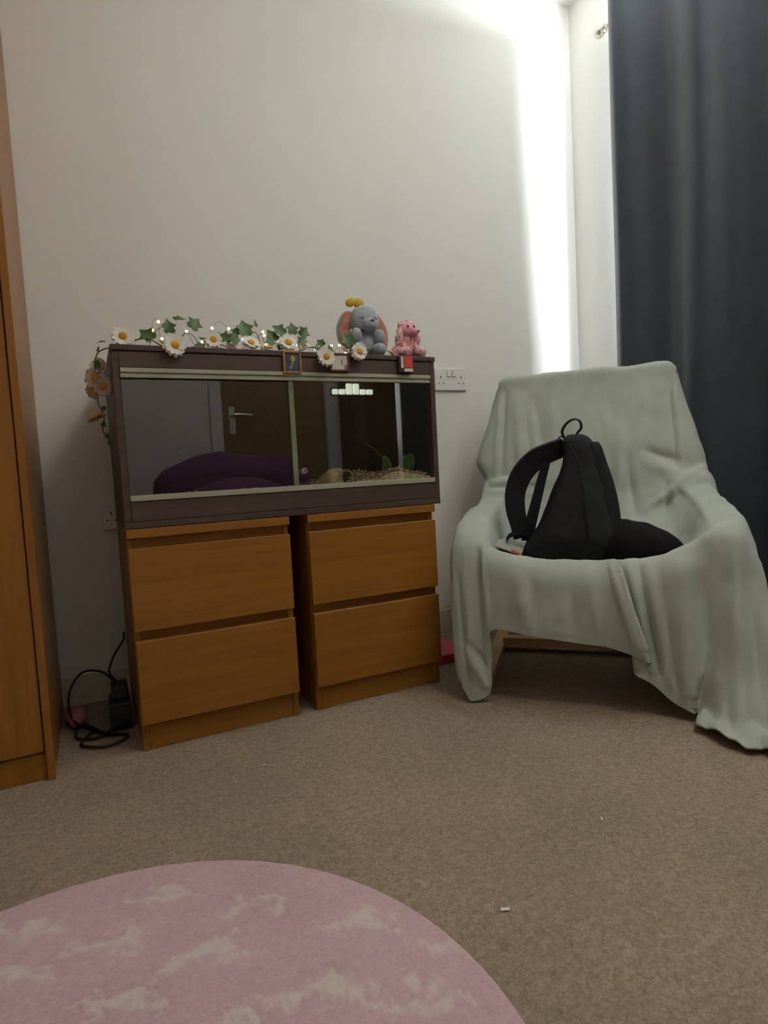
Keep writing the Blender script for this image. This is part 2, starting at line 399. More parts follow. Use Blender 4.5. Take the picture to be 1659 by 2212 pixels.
# rear wall with its door
DX0, DX1, DZ = 0.775, 1.445, 2.02
w = B()
w.box((XL, YR-0.1, 0), (DX0, YR, ZC)); w.box((DX1, YR-0.1, 0), (XC, YR, ZC)); w.box((DX0, YR-0.1, DZ), (DX1, YR, ZC))
struct(w.build('wall_rear', 'wall'))
dr = struct(bx('door_1', 'doorw', (DX0+0.004, YR-0.06, 0.006), (DX1-0.004, YR-0.018, DZ-0.004)))
h = B(); h.box((DX0+0.045, YR-0.019, 0.93), (DX0+0.085, YR-0.010, 1.10), 0.003)
h.cyl((DX0+0.065, YR-0.015, 1.045), (DX0+0.065, YR+0.035, 1.045), 0.009)
h.tube([(DX0+0.065, YR+0.033, 1.045), (DX0+0.10, YR+0.037, 1.046), (DX0+0.175, YR+0.035, 1.042)], [0.009, 0.010, 0.008])
h.build('door_handle', 'chrome', dr, smooth=True, auto=40)
fr = B()
fr.box((DX0-0.07, YR, 0), (DX0, YR+0.015, DZ+0.07)); fr.box((DX1, YR, 0), (DX1+0.07, YR+0.015, DZ+0.07)); fr.box((DX0, YR, DZ), (DX1, YR+0.015, DZ+0.07))
struct(fr.build('trim_1', 'white', bevel=0.003))
# baseboards
def skirting(name, a, b, n):
    """a,b ends along the wall, n: direction into the room"""
    a, b, n = Vector(a), Vector(b), Vector(n); bb = B()
    prof = [(0, 0), (0.016, 0), (0.016, 0.090), (0.013, 0.096), (0.010, 0.110), (0.006, 0.115), (0, 0.115)]
    r0 = [bb.bm.verts.new(a+n*x+Vector((0, 0, z))) for x, z in prof]; r1 = [bb.bm.verts.new(b+n*x+Vector((0, 0, z))) for x, z in prof]
    k = len(prof)
    for i in range(k): bb.bm.faces.new((r0[i], r0[(i+1) % k], r1[(i+1) % k], r1[i]))
    bb.bm.faces.new(r0); bb.bm.faces.new(r1[::-1])
    return struct(bb.build(name, 'trim'))
skirting('baseboard_back', (-0.11, YW, 0), (XC-0.016, YW, 0), (0, -1, 0))
skirting('baseboard_right', (XC, YW, 0), (XC, YR, 0), (-1, 0, 0))
skirting('baseboard_rear', (XL, YR, 0), (DX0-0.07, YR, 0), (0, 1, 0))
skirting('baseboard_left', (XL, YR, 0), (XL, 1.53, 0), (1, 0, 0))

# ------------------------------------------------------------------ wardrobe
WX, WYF, WH = -0.111, 1.53, 2.30
wr = thing('wardrobe', 'tall oak wardrobe cut off by the left edge of the picture', 'wardrobe', (-0.5, 1.78, 0))
bx('side_panel', 'ward', (WX-0.016, WYF, 0), (WX, YW-0.004, WH), wr, 0.0015)
bx('side_panel', 'ward', (XL+0.01, WYF, 0), (XL+0.032, YW-0.004, WH), wr, 0.0015)
bx('top_panel', 'ward', (XL+0.032, WYF, WH-0.022), (WX-0.016, YW-0.004, WH), wr)
bx('back_panel', 'ward', (XL+0.032, YW-0.012, 0.06), (WX-0.016, YW-0.004, WH-0.022), wr, 0)
bx('plinth', 'ward', (XL+0.032, WYF+0.012, 0), (WX-0.016, WYF+0.03, 0.062), wr)
xm = (XL+0.032+WX-0.016)/2
for a, b in ((XL+0.034, xm-0.0015), (xm+0.0015, WX-0.0185)):
    d = bx('door', 'ward', (a, WYF+0.004, 0.066), (b, WYF+0.022, WH-0.025), wr, 0.002)
    hx = b-0.04 if b < xm+0.01 else a+0.04
    k = B(); k.cyl((hx, WYF+0.006, 1.05), (hx, WYF-0.02, 1.05), 0.006, 0.012); k.build('knob', 'steel', d, smooth=True, auto=40)

# ------------------------------------------------------------------ chests of drawers
def chest(x0, label):
    x1 = x0+0.402; yb = YW-0.02; yf = Y0
    c = thing('chest_of_drawers', label, 'chest of drawers', ((x0+x1)/2, (yf+yb)/2, 0), 'matching oak two-drawer chests under the vivarium')
    bx('side_panel', 'chest_v', (x0, yf+0.02, 0), (x0+0.016, yb, 0.528), c)
    bx('side_panel', 'chest_v', (x1-0.016, yf+0.02, 0), (x1, yb, 0.528), c)
    bx('top_panel', 'chest', (x0, yf, 0.528), (x1, yb, 0.55), c)
    bx('back_panel', 'chest', (x0+0.016, yb-0.008, 0.02), (x1-0.016, yb, 0.528), c, 0)
    bx('plinth', 'chest', (x0+0.016, yf+0.024, 0), (x1-0.016, yf+0.04, 0.075), c)
    for z0, z1 in ((0.071, 0.277), (0.302, 0.503)):
        d = bx('drawer', 'chest', (x0+0.001, yf, z0), (x1-0.001, yf+0.019, z1), c, 0.0015)
        bx('drawer_box', 'chest', (x0+0.028, yf+0.019, z0+0.02), (x1-0.028, yb-0.05, z1-0.03), d, 0)
    for z in (0.503, 0.277):   # inner rail seen through the finger gap
        bx('rail', 'chest', (x0+0.016, yf+0.024, z-0.012), (x1-0.016, yf+0.034, z+0.026), c, 0)
    return c
chest(0.078, 'oak two-drawer chest under the left half of the vivarium, nearer the wardrobe')
chest(0.531, 'oak two-drawer chest under the right half of the vivarium, nearer the armchair')

# ------------------------------------------------------------------ vivarium
VX0, VX1, VZ0, VZ1, VD = 0.077, 0.954, 0.551, 0.985, 0.44
vv = thing('vivarium', 'dark walnut reptile vivarium with sliding glass doors standing on two oak chests', 'vivarium', ((VX0+VX1)/2, Y0+VD/2, VZ0))
yb = Y0+VD
bx('side_panel', 'viv', (VX0, Y0+0.001, VZ0+0.016), (VX0+0.016, yb, VZ1-0.014), vv)
bx('side_panel', 'viv', (VX1-0.016, Y0+0.001, VZ0+0.016), (VX1, yb, VZ1-0.014), vv)
bx('top_panel', 'viv', (VX0-0.001, Y0-0.004, VZ1-0.0135), (VX1+0.001, yb, VZ1), vv)
bx('base_panel', 'viv', (VX0, Y0, VZ0), (VX1, yb, VZ0+0.016), vv)
bx('back_panel', 'viv_in', (VX0+0.016, yb-0.006, VZ0+0.016), (VX1-0.016, yb, VZ1-0.0135), vv, 0)
bx('top_rail', 'viv', (VX0+0.016, Y0, 0.932), (VX1-0.016, Y0+0.015, VZ1-0.0145), vv)
bx('base_rail', 'viv', (VX0+0.016, Y0, VZ0+0.0165), (VX1-0.016, Y0+0.015, 0.616), vv)
# runners: two grooves each
tk = B(); tk.box((VX0+0.017, Y0-0.003, 0.921), (VX1-0.017, Y0+0.004, 0.9315), 0.001); tk.box((VX0+0.017, Y0+0.001, 0.909), (VX1-0.017, Y0+0.006, 0.9195), 0.001)
tk.box((VX0+0.017, Y0+0.002, 0.916), (VX1-0.017, Y0+0.020, 0.924))
tk.build('upper_track', 'track', vv)
tk = B(); tk.box((VX0+0.017, Y0-0.003, 0.6165), (VX1-0.017, Y0+0.004, 0.6305), 0.001); tk.box((VX0+0.017, Y0+0.004, 0.6165), (VX1-0.017, Y0+0.022, 0.621))
tk.build('lower_track', 'track', vv)
g1 = bx('sliding_pane', 'glass', (VX0+0.018, Y0+0.016, 0.622), (0.520, Y0+0.020, 0.912), vv, 0)
g2 = bx('sliding_pane', 'glass', (0.505, Y0+0.008, 0.622), (VX1-0.018, Y0+0.012, 0.912), vv, 0)
bx('pane_edge', 'glassedge', (0.503, Y0+0.0065, 0.622), (0.516, Y0+0.0135, 0.912), g2, 0)
k = B(); k.cyl((0.530, Y0+0.009, 0.669), (0.530, Y0-0.004, 0.669), 0.0085, 0.0085, 20); k.cyl((0.530, Y0-0.003, 0.669), (0.530, Y0-0.007, 0.669), 0.006, 0.005, 20)
k.build('finger_knob', 'chrome', g2, smooth=True, auto=40)

# bedding in the vivarium: nobody could count the curls
def shavings():
    r = random.Random(3); bb = B()
    base = lambda x, y: 0.612 + 0.044*max(0, min(1, (x-0.60)/0.12))*(0.75+0.4*noise.noise(Vector((x*9, y*9, 2)))) + 0.012*noise.noise(Vector((x*14, y*14, 0)))
    for i in range(2600):
        x = VX0+0.03+r.random()*(VX1-VX0-0.06); y = Y0+0.032+r.random()*(VD-0.06)
        if r.random() < 0.55: y = Y0+0.032+r.random()*0.09
        p = Vector((x, y, base(x, y)+r.random()*0.006)); a = r.random()*6.28
        t = Vector((math.cos(a), math.sin(a), r.uniform(-0.3, 0.9))).normalized(); L_ = r.uniform(0.008, 0.020); w_ = r.uniform(0.0012, 0.0030)
        n = Vector((r.uniform(-1, 1), r.uniform(-1, 1), r.uniform(-1, 1))); s = t.cross(n).normalized()*w_; n = s.cross(t).normalized()
        pr = None
        for q in range(4):
            u = q/3-0.5; c = p+t*L_*u+n*(0.30*L_*(0.25-u*u)*4)
            c.x = min(max(c.x, VX0+0.02), VX1-0.02); c.y = min(max(c.y, Y0+0.026), yb-0.010)
            e = (bb.bm.verts.new(c-s), bb.bm.verts.new(c+s))
            if pr: bb.bm.faces.new((pr[0], pr[1], e[1], e[0]))
            pr = e
    return bb, base
bb, sbase = shavings()
so = bb.build('bedding_shavings', 'shav1')
tag(so, 'brown and cream wood-shaving bedding heaped inside the vivarium', 'bedding', kind='stuff')
P = [[(x, y, sbase(x, y)-0.004) for x in np.linspace(VX0+0.018, VX1-0.018, 50)] for y in np.linspace(Y0+0.026, yb-0.008, 16)]
P = [[(p[0], p[1], 0.568) for p in P[0]]]+P
grid('bedding_mound', P, 'shav1', so)
# cork hide with a round doorway
hd = thing('reptile_hide', 'small domed cork hide with a round doorway on the vivarium bedding', 'hide', (0.655, Y0+0.09, 0.60))
P = []
for i in range(9):
    ph = i/8*math.pi/2
    row = []
    for j in range(28):
        th = j/28*2*math.pi; c = Vector((0.655, Y0+0.09, 0.614)); q = 1+0.07*noise.noise(Vector((math.cos(th)*2, math.sin(th)*2, ph*2)))
        row.append(c+Vector((0.052*math.cos(ph)*math.cos(th)*q, 0.05*math.cos(ph)*math.sin(th)*q, 0.058*math.sin(ph)*q)))
    P.append(row)
grid('dome', P, 'hide', hd, close_u=True)
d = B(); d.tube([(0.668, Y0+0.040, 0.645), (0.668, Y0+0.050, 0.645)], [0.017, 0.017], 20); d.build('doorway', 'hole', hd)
d = B()
ring = [(0.668+0.019*math.cos(a), Y0+0.0405, 0.645+0.019*math.sin(a)) for a in np.linspace(0, 2*math.pi, 25)]
d.tube(ring, 0.004, 8); d.build('doorway_rim', 'hide', hd, smooth=True)
# leafy plant
pl = thing('vivarium_plant', 'broad-leaved green artificial plant at the right end inside the vivarium', 'plant', (0.86, Y0+0.08, 0.62))
b_ = B()
stems = [((0.862, Y0+0.10, 0.615), (0.845, Y0+0.09, 0.66), (0.80, Y0+0.10, 0.715), (0.765, Y0+0.12, 0.745)), ((0.862, Y0+0.10, 0.615), (0.868, Y0+0.08, 0.66), (0.872, Y0+0.06, 0.69)),
         ((0.862, Y0+0.10, 0.615), (0.85, Y0+0.12, 0.65), (0.835, Y0+0.15, 0.68))]
for s in stems: b_.tube(cat3(s, 6), 0.0016, 6)
b_.build('stem', 'stem', pl, smooth=True)
def bigleaf(c, L_, W_, rot):
    q = Euler(rot).to_matrix(); P = []
    for i in range(9):
        t_ = i/8; hw = W_*math.sin(math.pi*min(1, t_*0.92+0.06))**0.8
        P.append([Vector(c)+q @ Vector((s*hw, -0.25*L_*t_*t_-0.25*hw*abs(s), L_*(t_-0.5))) for s in (-1, -0.5, 0, 0.5, 1)])
    grid('leaf', P, 'plant', pl, solid=0.0008)
bigleaf((0.872, Y0+0.055, 0.685), 0.055, 0.026, (0.3, 0.35, 0.1)); bigleaf((0.850, Y0+0.07, 0.668), 0.05, 0.020, (0.5, -0.9, 0.3))
bigleaf((0.885, Y0+0.075, 0.665), 0.05, 0.018, (0.2, 1.0, -0.2)); bigleaf((0.825, Y0+0.10, 0.685), 0.06, 0.012, (0.1, -0.9, 0.1))
bigleaf((0.84, Y0+0.15, 0.68), 0.055, 0.016, (0.1, -0.3, 0.5))

# little framed pictures / magnets on the vivarium front
mg = thing('framed_magnet', 'small gilt-framed magnet with a dark blue and ochre picture on the vivarium rail', 'magnet', (0.513, Y0-0.006, 0.955), 'little picture magnets on the vivarium front')
fx = B()
for a, b in (((0.488, 0.926), (0.4935, 0.985)), ((0.5325, 0.926), (0.538, 0.985)), ((0.4935, 0.926), (0.5325, 0.932)), ((0.4935, 0.979), (0.5325, 0.985))):
    fx.box((a[0], Y0-0.0105, a[1]), (b[0], Y0-0.0042, b[1]), 0.001)
fx.build('frame', 'gold', mg)
bx('picture', 'printblue', (0.4935, Y0-0.0075, 0.932), (0.5325, Y0-0.0045, 0.979), mg, 0)
ov = lambda cx, cz, rx, rz, n=18: [(cx+rx*math.cos(2*math.pi*i/n), cz+rz*math.sin(2*math.pi*i/n)) for i in range(n)]
pp = B(); pp.prism(ov(0.515, 0.965, 0.0068, 0.008), Y0-0.0081, Y0-0.0074); pp.prism([(0.506, 0.938), (0.510, 0.938), (0.517, 0.957), (0.513, 0.957)], Y0-0.0081, Y0-0.0074)
pp.build('print', 'printyel', mg)
mg = thing('framed_magnet', 'small maroon-framed magnet with a cream picture, half behind a daisy', 'magnet', (0.648, Y0-0.006, 0.96), 'little picture magnets on the vivarium front')
fx = B()
for a, b in (((0.618, 0.934), (0.6245, 0.984)), ((0.6695, 0.934), (0.676, 0.984)), ((0.6245, 0.934), (0.6695, 0.9395)), ((0.6245, 0.9775), (0.6695, 0.984))):
    fx.box((a[0], Y0-0.0105, a[1]), (b[0], Y0-0.0042, b[1]), 0.001)
fx.build('frame', 'maroon', mg)
bx('picture', 'printcream', (0.6245, Y0-0.0085, 0.9395), (0.6695, Y0-0.0045, 0.9775), mg, 0)
pp = B(); pp.box((0.661, Y0-0.0091, 0.9395), (0.6695, Y0-0.0084, 0.952)); pp.box((0.652, Y0-0.0091, 0.955), (0.656, Y0-0.0084, 0.966)); pp.build('print', 'printmar', mg)
mg = thing('block_magnet', 'small black magnet with a red panel and off-white bands below the pink poodle', 'magnet', (0.85, Y0-0.006, 0.955), 'little picture magnets on the vivarium front')
bx('block', 'magblack', (0.827, Y0-0.016, 0.936), (0.873, Y0-0.0042, 0.981), mg, 0.001)
bx('red_panel', 'magred', (0.8435, Y0-0.0168, 0.9485), (0.8715, Y0-0.0155, 0.9795), mg, 0)
bx('pale_band', 'magwhite', (0.8335, Y0-0.0168, 0.9475), (0.8415, Y0-0.0155, 0.9795), mg, 0)
bx('pale_band', 'magwhite', (0.8435, Y0-0.0168, 0.9375), (0.8715, Y0-0.0155, 0.9465), mg, 0)
# ------------------------------------------------------------------ garland of daisies and ivy
def flower_mesh(mname, seed):
    r = random.Random(seed); bm = bmesh.new()
    for layer, (n, L_, z, tilt) in enumerate(((13, 1.0, 0.0, 0.10), (12, 0.86, 0.07, 0.32))):
        for i in range(n):
            a = (i+0.5*layer)/n*2*math.pi + r.uniform(-0.06, 0.06); L2 = L_*r.uniform(0.92, 1.05); tl = tilt+r.uniform(-0.12, 0.12)
            d = Vector((math.cos(a), math.sin(a), 0)); s = Vector((-d.y, d.x, 0)); pr = None
            for q, (tt, hw) in enumerate(((0.15, 0.07), (0.45, 0.17), (0.75, 0.20), (0.95, 0.14), (1.0, 0.05))):
                c = d*L2*tt + Vector((0, 0, z+tl*tt*0.5-0.15*tt*tt*(1-layer)))
                e = (bm.verts.new(c-s*hw), bm.verts.new(c+Vector((0, 0, -0.03))), bm.verts.new(c+s*hw))
                if pr: bm.faces.new((pr[0], pr[1], e[1], e[0])); bm.faces.new((pr[1], pr[2], e[2], e[1]))
                pr = e
    me = bpy.data.meshes.new('petals'); bm.to_mesh(me); bm.free(); me.materials.append(MT[mname])
    for p in me.polygons: p.use_smooth = True
    return me
def centre_mesh():
    bm = bmesh.new(); bmesh.ops.create_icosphere(bm, subdivisions=3, radius=1)
    for v in bm.verts:
        k = 1+0.10*noise.noise(v.co*7); v.co = Vector((v.co.x*0.36*k, v.co.y*0.36*k, v.co.z*0.20*k+0.12))
    me = bpy.data.meshes.new('flower_centre'); bm.to_mesh(me); bm.free(); me.materials.append(MT['daisyc'])
    for p in me.polygons: p.use_smooth = True
    return me
def leaf_mesh():
    out = [(0, -0.50), (0.30, -0.62), (0.55, -0.42), (0.42, -0.12), (0.72, 0.12), (0.40, 0.28), (0.22, 0.45), (0, 0.85), (-0.22, 0.45), (-0.40, 0.28), (-0.72, 0.12), (-0.42, -0.12), (-0.55, -0.42), (-0.30, -0.62)]
    bm = bmesh.new(); n = len(out)
    z = lambda x, y: 0.22*abs(x)-0.18*y*y
    for sgn in (1, -1):
        c = bm.verts.new((0, 0, 0.012*sgn)); mid = [bm.verts.new((x*0.55, y*0.55, z(x*0.55, y*0.55)+0.012*sgn)) for x, y in out]
        o = [bm.verts.new((x, y, z(x, y)+0.010*sgn)) for x, y in out]
        for i in range(n):
            j = (i+1) % n
            f1 = (c, mid[i], mid[j]); f2 = (mid[i], o[i], o[j], mid[j])
            bm.faces.new(f1 if sgn > 0 else f1[::-1]); bm.faces.new(f2 if sgn > 0 else f2[::-1])
    me = bpy.data.meshes.new('ivy_leaf'); bm.to_mesh(me); bm.free(); me.materials.append(MT['leaf'])
    for p in me.polygons: p.use_smooth = True
    return me
FM = [flower_mesh('petal', 1), flower_mesh('petal', 2), flower_mesh('petal_pk', 3)]
CMESH = centre_mesh(); LM = leaf_mesh()
def facing(dirv, spin):
    """rotation taking +Z to dirv with a spin about it"""
    return Vector((0, 0, 1)).rotation_difference(Vector(dirv).normalized()).to_matrix() @ Matrix.Rotation(spin, 3, 'Z')
def place(name, me, parent, p, r, dirv, spin, top=None):
    o = bpy.data.objects.new(name, me); COL.objects.link(o); o.parent = parent
    q = facing(dirv, spin)
    o.matrix_local = Matrix.Translation(Vector(p)-(rootloc(parent) if top is None else top)) @ q.to_4x4() @ Matrix.Diagonal((r, r, r, 1))
    return o
def flower(parent, p, r, dirv, k=0):
    f = place('daisy', FM[k], parent, p, r, dirv, rnd.random()*6)
    c = bpy.data.objects.new('flower_centre', CMESH); COL.objects.link(c); c.parent = f
    return f
ga = thing('flower_garland', 'artificial garland of white daisies and ivy trailing along the vivarium top', 'garland', (0.45, 1.60, VZ1))
zt = VZ1+0.004
path = []
for x in np.linspace(0.085, 0.86, 30):
    path.append((x, 1.600+0.022*math.sin(x*31)+0.01*math.sin(x*70), zt+0.010+0.008*math.sin(x*43+1)))
path = [(0.052, 1.63, zt-0.01)]+path+[(0.90, 1.66, zt+0.006), (0.945, 1.78, zt+0.004), (0.968, 1.86, zt-0.01)]
left_drop = [(0.045, 1.66, 0.94), (0.050, 1.68, 0.905), (0.046, 1.70, 0.87), (0.058, 1.71, 0.835), (0.052, 1.71, 0.80), (0.066, 1.69, 0.77)]
right_drop = [(0.972, 1.90, 0.90), (0.976, 1.905, 0.80), (0.986, 1.905, 0.72), (0.992, 1.90, 0.66), (1.004, 1.905, 0.62), (0.984, 1.90, 0.585)]
vine = list(reversed(left_drop))+path+right_drop
b_ = B(); b_.tube(cat3(vine, 5), 0.0015, 6); b_.build('vine', 'stem', ga, smooth=True)
# thin tendrils arching up to the raised leaves
for (x0, x1, x2, hgt) in ((0.17, 0.205, 0.25, 0.05), (0.30, 0.335, 0.37, 0.045), (0.24, 0.26, 0.29, 0.04), (0.40, 0.43, 0.45, 0.05), (0.50, 0.53, 0.56, 0.04), (0.78, 0.81, 0.85, 0.018)):
    B().tube(cat3([(x0, 1.60, zt+0.008), (x0*0.6+x1*0.4, 1.59, zt+hgt*0.8), (x1, 1.585, zt+hgt), (x1*0.4+x2*0.6, 1.59, zt+hgt*0.75), (x2, 1.60, zt+0.006)], 6), 0.0009, 5).build('tendril', 'stem', ga, smooth=True)
for (x, y, r, Yp, dv, k) in (
    (266, 727, 0.027, 1.575, (-0.1, -1, 0.25), 0), (378, 746, 0.028, 1.532, (0.05, -1, 0.1), 1), (461, 734, 0.024, 1.570, (-0.1, -1, 0.2), 0),
    (542, 742, 0.027, 1.568, (0.1, -0.8, 0.75), 1), (622, 741, 0.027, 1.566, (0, -0.9, 0.45), 0), (705, 771, 0.0255, 1.522, (-0.1, -1, 0.05), 1), (776, 760, 0.0255, 1.528, (0.1, -1, 0.1), 0),
    (822, 757, 0.017, 1.575, (-0.2, -0.5, 0.9), 1), (846, 762, 0.016, 1.60, (0.4, -0.6, 0.6), 0), (745, 752, 0.016, 1.58, (0.3, -0.7, 0.6), 1), (500, 748, 0.016, 1.59, (0, -0.6, 0.8), 0), (660, 748, 0.016, 1.59, (0, -0.6, 0.8), 1), (580, 748, 0.015, 1.59, (0, -0.6, 0.8), 0)):
    flower(ga, at(x, y, Y=Yp), r, dv, k)
flower(ga, (0.046, 1.665, 0.925), 0.030, (-0.35, -1, -0.1), 2); flower(ga, (0.052, 1.66, 0.955), 0.022, (-0.5, -0.8, 0.2), 2)
flower(ga, (0.040, 1.705, 0.832), 0.027, (-0.4, -0.35, 0.9), 2); flower(ga, (0.060, 1.66, 0.905), 0.027, (-0.2, -1, -0.3), 2); flower(ga, (0.036, 1.68, 0.895), 0.022, (-0.8, -0.6, -0.2), 2)
flower(ga, (1.004, 1.905, 0.622), 0.010, (-0.1, -1, 0), 2)
for (x, y, r, Yp, dv, sp) in (
    (318, 724, 0.024, 1.58, (-0.2, -1, 0.4), 0.6), (364, 706, 0.021, 1.585, (0.1, -1, 0.1), 0.2), (387, 689, 0.018, 1.585, (0, -0.6, 0.9), -1.3), (420, 700, 0.023, 1.585, (0.2, -1, 0.3), -0.5),
    (440, 735, 0.015, 1.60, (0.2, -0.8, 0.6), 0.9), (352, 738, 0.013, 1.59, (0, -0.7, 0.7), 0.3), (487, 729, 0.020, 1.585, (-0.2, -1, 0.3), 1.0), (507, 732, 0.020, 1.58, (0.3, -1, 0.3), -0.4), (528, 710, 0.027, 1.588, (0, -1, 0.35), 0.1), (551, 697, 0.014, 1.59, (0.8, -0.6, 0.2), 0.3), (510, 716, 0.016, 1.60, (-0.3, -0.8, 0.5), 0.8),
    (584, 738, 0.018, 1.57, (0.2, -1, 0.4), 2.0), (588, 726, 0.022, 1.595, (-0.1, -1, 0.3), 0.4), (604, 714, 0.022, 1.588, (0, -1, 0.25), 0.9), (631, 711, 0.020, 1.59, (0, -1, 0.2), 0.0), (656, 718, 0.021, 1.585, (0.2, -1, 0.1), -0.5), (652, 737, 0.019, 1.58, (0.2, -1, 0.3), 2.4),
    (693, 741, 0.015, 1.585, (-0.4, -0.9, 0.3), 0.3), (684, 753, 0.013, 1.58, (0, -0.8, 0.6), 1.2), (752, 734, 0.026, 1.575, (-0.1, -1, 0.15), 0.5), (714, 754, 0.014, 1.58, (0.3, -0.8, 0.5), 2.1), (812, 756, 0.010, 1.57, (0, -1, 0.3), 1.2), (432, 748, 0.013, 1.575, (0, -1, 0.5), 1.2), (604, 750, 0.012, 1.575, (0, -1, 0.5), 0.2), (470, 752, 0.012, 1.575, (0, -1, 0.5), 0.8)):
    place('ivy_leaf', LM, ga, at(x, y, Y=Yp), r*1.3, dv, sp)
for p, r, dv, sp in (((0.062, 1.60, 1.000), 0.014, (-0.2, -0.4, 0.9), 1.4), ((0.055, 1.61, 0.985), 0.014, (-0.9, -0.3, 0.3), 2.0), ((0.05, 1.64, 0.955), 0.017, (-0.7, -0.7, 0), 2.6), ((0.04, 1.69, 0.885), 0.013, (-0.6, -0.8, 0), 3.0), ((0.058, 1.70, 0.855), 0.011, (-0.5, -0.8, 0.2), 0.4),
                     ((0.055, 1.71, 0.815), 0.012, (-0.5, -0.8, 0.1), 3.4), ((0.062, 1.70, 0.785), 0.013, (-0.6, -0.7, 0), 2.7), ((0.066, 1.68, 0.765), 0.012, (-0.5, -0.8, 0), 3.6), ((0.985, 1.903, 0.70), 0.012, (0.2, -1, 0), 2.8), ((0.993, 1.90, 0.645), 0.012, (0.3, -1, 0), 1.8), ((0.982, 1.90, 0.60), 0.011, (0, -1, 0), 2.9)):
    place('ivy_leaf', LM, ga, p, r, dv, sp)

# fairy lights
fl = thing('fairy_lights', 'string of tiny warm lit bulbs on copper wire woven through the daisy garland', 'string lights', (0.45, 1.62, VZ1))
bulbs = [(329, 713), (342, 695), (350, 732), (403, 716), (436, 738), (458, 709), (494, 710), (525, 733), (568, 717), (571, 725), (576, 741), (600, 732), (603, 737), (640, 745), (681, 754), (716, 747), (733, 746), (746, 764)]
BP = []
for i, (x, y) in enumerate(bulbs):
    BP.append(at(x, y, Y=1.592+0.012*math.sin(i*2.3)))
BP = [p if p.z > VZ1+0.006 else Vector((p.x, p.y, VZ1+0.007)) for p in BP]
b_ = B()
for i in range(len(BP)-1):
    a, c = BP[i], BP[i+1]; dist = (c-a).length
    mid = (a+c)/2; mid.z = max(VZ1+0.008, mid.z + (0.020 if i in (5, 0) else -0.018)); mid.y += 0.010
    b_.tube(cat3([a, (a+mid)/2+Vector((0, 0.006, 0.004)), mid, (c+mid)/2+Vector((0, 0.004, 0.002)), c], 5), 0.0006, 5)
b_.build('wire', 'wire', fl, smooth=True)
bm = bmesh.new(); bmesh.ops.create_icosphere(bm, subdivisions=2, radius=0.0036); bme = bpy.data.meshes.new('bulb'); bm.to_mesh(bme); bm.free(); bme.materials.append(MT['bulb'])
for p in bme.polygons: p.use_smooth = True
for p in BP: obj('bulb', bme, None, fl, p-ROOT[fl.name])

# ------------------------------------------------------------------ soft toys
# plain grey-blue floppy-eared soft toy
ox, oy, oz = 0.757, 1.615, VZ1+0.001
pt = thing('plush_toy', 'grey-blue soft toy with long drooping dusty pink ears sitting on the vivarium', 'soft toy', (ox, oy, oz))
B().ell((ox, oy+0.005, oz+0.045), (0.044, 0.040, 0.047)).build('body', 'plush_g', pt, smooth=True)
hd = B().ell((ox+0.002, oy-0.012, oz+0.105), (0.044, 0.040, 0.046)).build('head', 'plush_g', pt, smooth=True)
B().ell((ox+0.004, oy-0.046, oz+0.090), (0.022, 0.018, 0.018)).build('muzzle', 'plush_g', hd, smooth=True)
B().ell((ox+0.004, oy-0.063, oz+0.096), (0.006, 0.004, 0.004)).build('nose', 'stitch', hd, smooth=True)
for s in (-1, 1):
    e = B(); e.tube(cat3([(ox+0.002+s*0.028, oy-0.0425, oz+0.108), (ox+0.002+s*0.022, oy-0.0475, oz+0.105), (ox+0.002+s*0.016, oy-0.0495, oz+0.108)], 4), 0.0013, 6); e.build('eye', 'stitch', hd, smooth=True)
    # drooping ear: outer grey shell and pink lining
    P, Q = [], []
    for i in range(11):
        t_ = i/10; wv = 0.019*math.sin(math.pi*min(1, 0.14+t_*0.80))**0.7+0.003
        c = Vector((ox+0.002+s*(0.038+0.024*math.sin(t_*2.2)), oy+0.002-0.012*t_, oz+0.132-0.108*t_**1.15))
        P.append([c+Vector((s*wv*math.sin(a)*0.9, 0.010-0.010*math.cos(a)*(1), 0.0)) for a in np.linspace(-1.5, 1.5, 9)])
        Q.append([c+Vector((s*wv*0.80*math.sin(a)*0.9, 0.001-0.006*math.cos(a), 0.0)) for a in np.linspace(-1.4, 1.4, 9)])
    e = grid('ear', P, 'plush_g', pt, solid=0.006); grid('ear_lining', Q, 'plush_p', e, solid=0.005)
    B().ell((ox+s*0.036, oy-0.034, oz+0.058), (0.017, 0.020, 0.022), (0.5, 0, 0)).build('arm', 'plush_g', pt, smooth=True)
    B().ell((ox+s*0.032, oy-0.036, oz+0.020), (0.020, 0.030, 0.0195)).build('leg', 'plush_g', pt, smooth=True)
c = B(); c.tube([(ox+0.035*math.cos(a), oy-0.006+0.030*math.sin(a), oz+0.074) for a in np.linspace(0, 2*math.pi, 25)], 0.0035, 8); c.build('collar', 'plush_r', pt, smooth=True)
b_ = B(); bc = Vector((ox-0.020, oy-0.012, oz+0.150))
for s in (-1, 1): b_.ell(bc+Vector((s*0.014-0.004, 0, 0.006)), (0.016, 0.009, 0.012), (0, s*0.5, 0), sub=3)
b_.ell(bc, (0.006, 0.008, 0.007), sub=2); b_.build('bow', 'plush_y', hd, smooth=True)

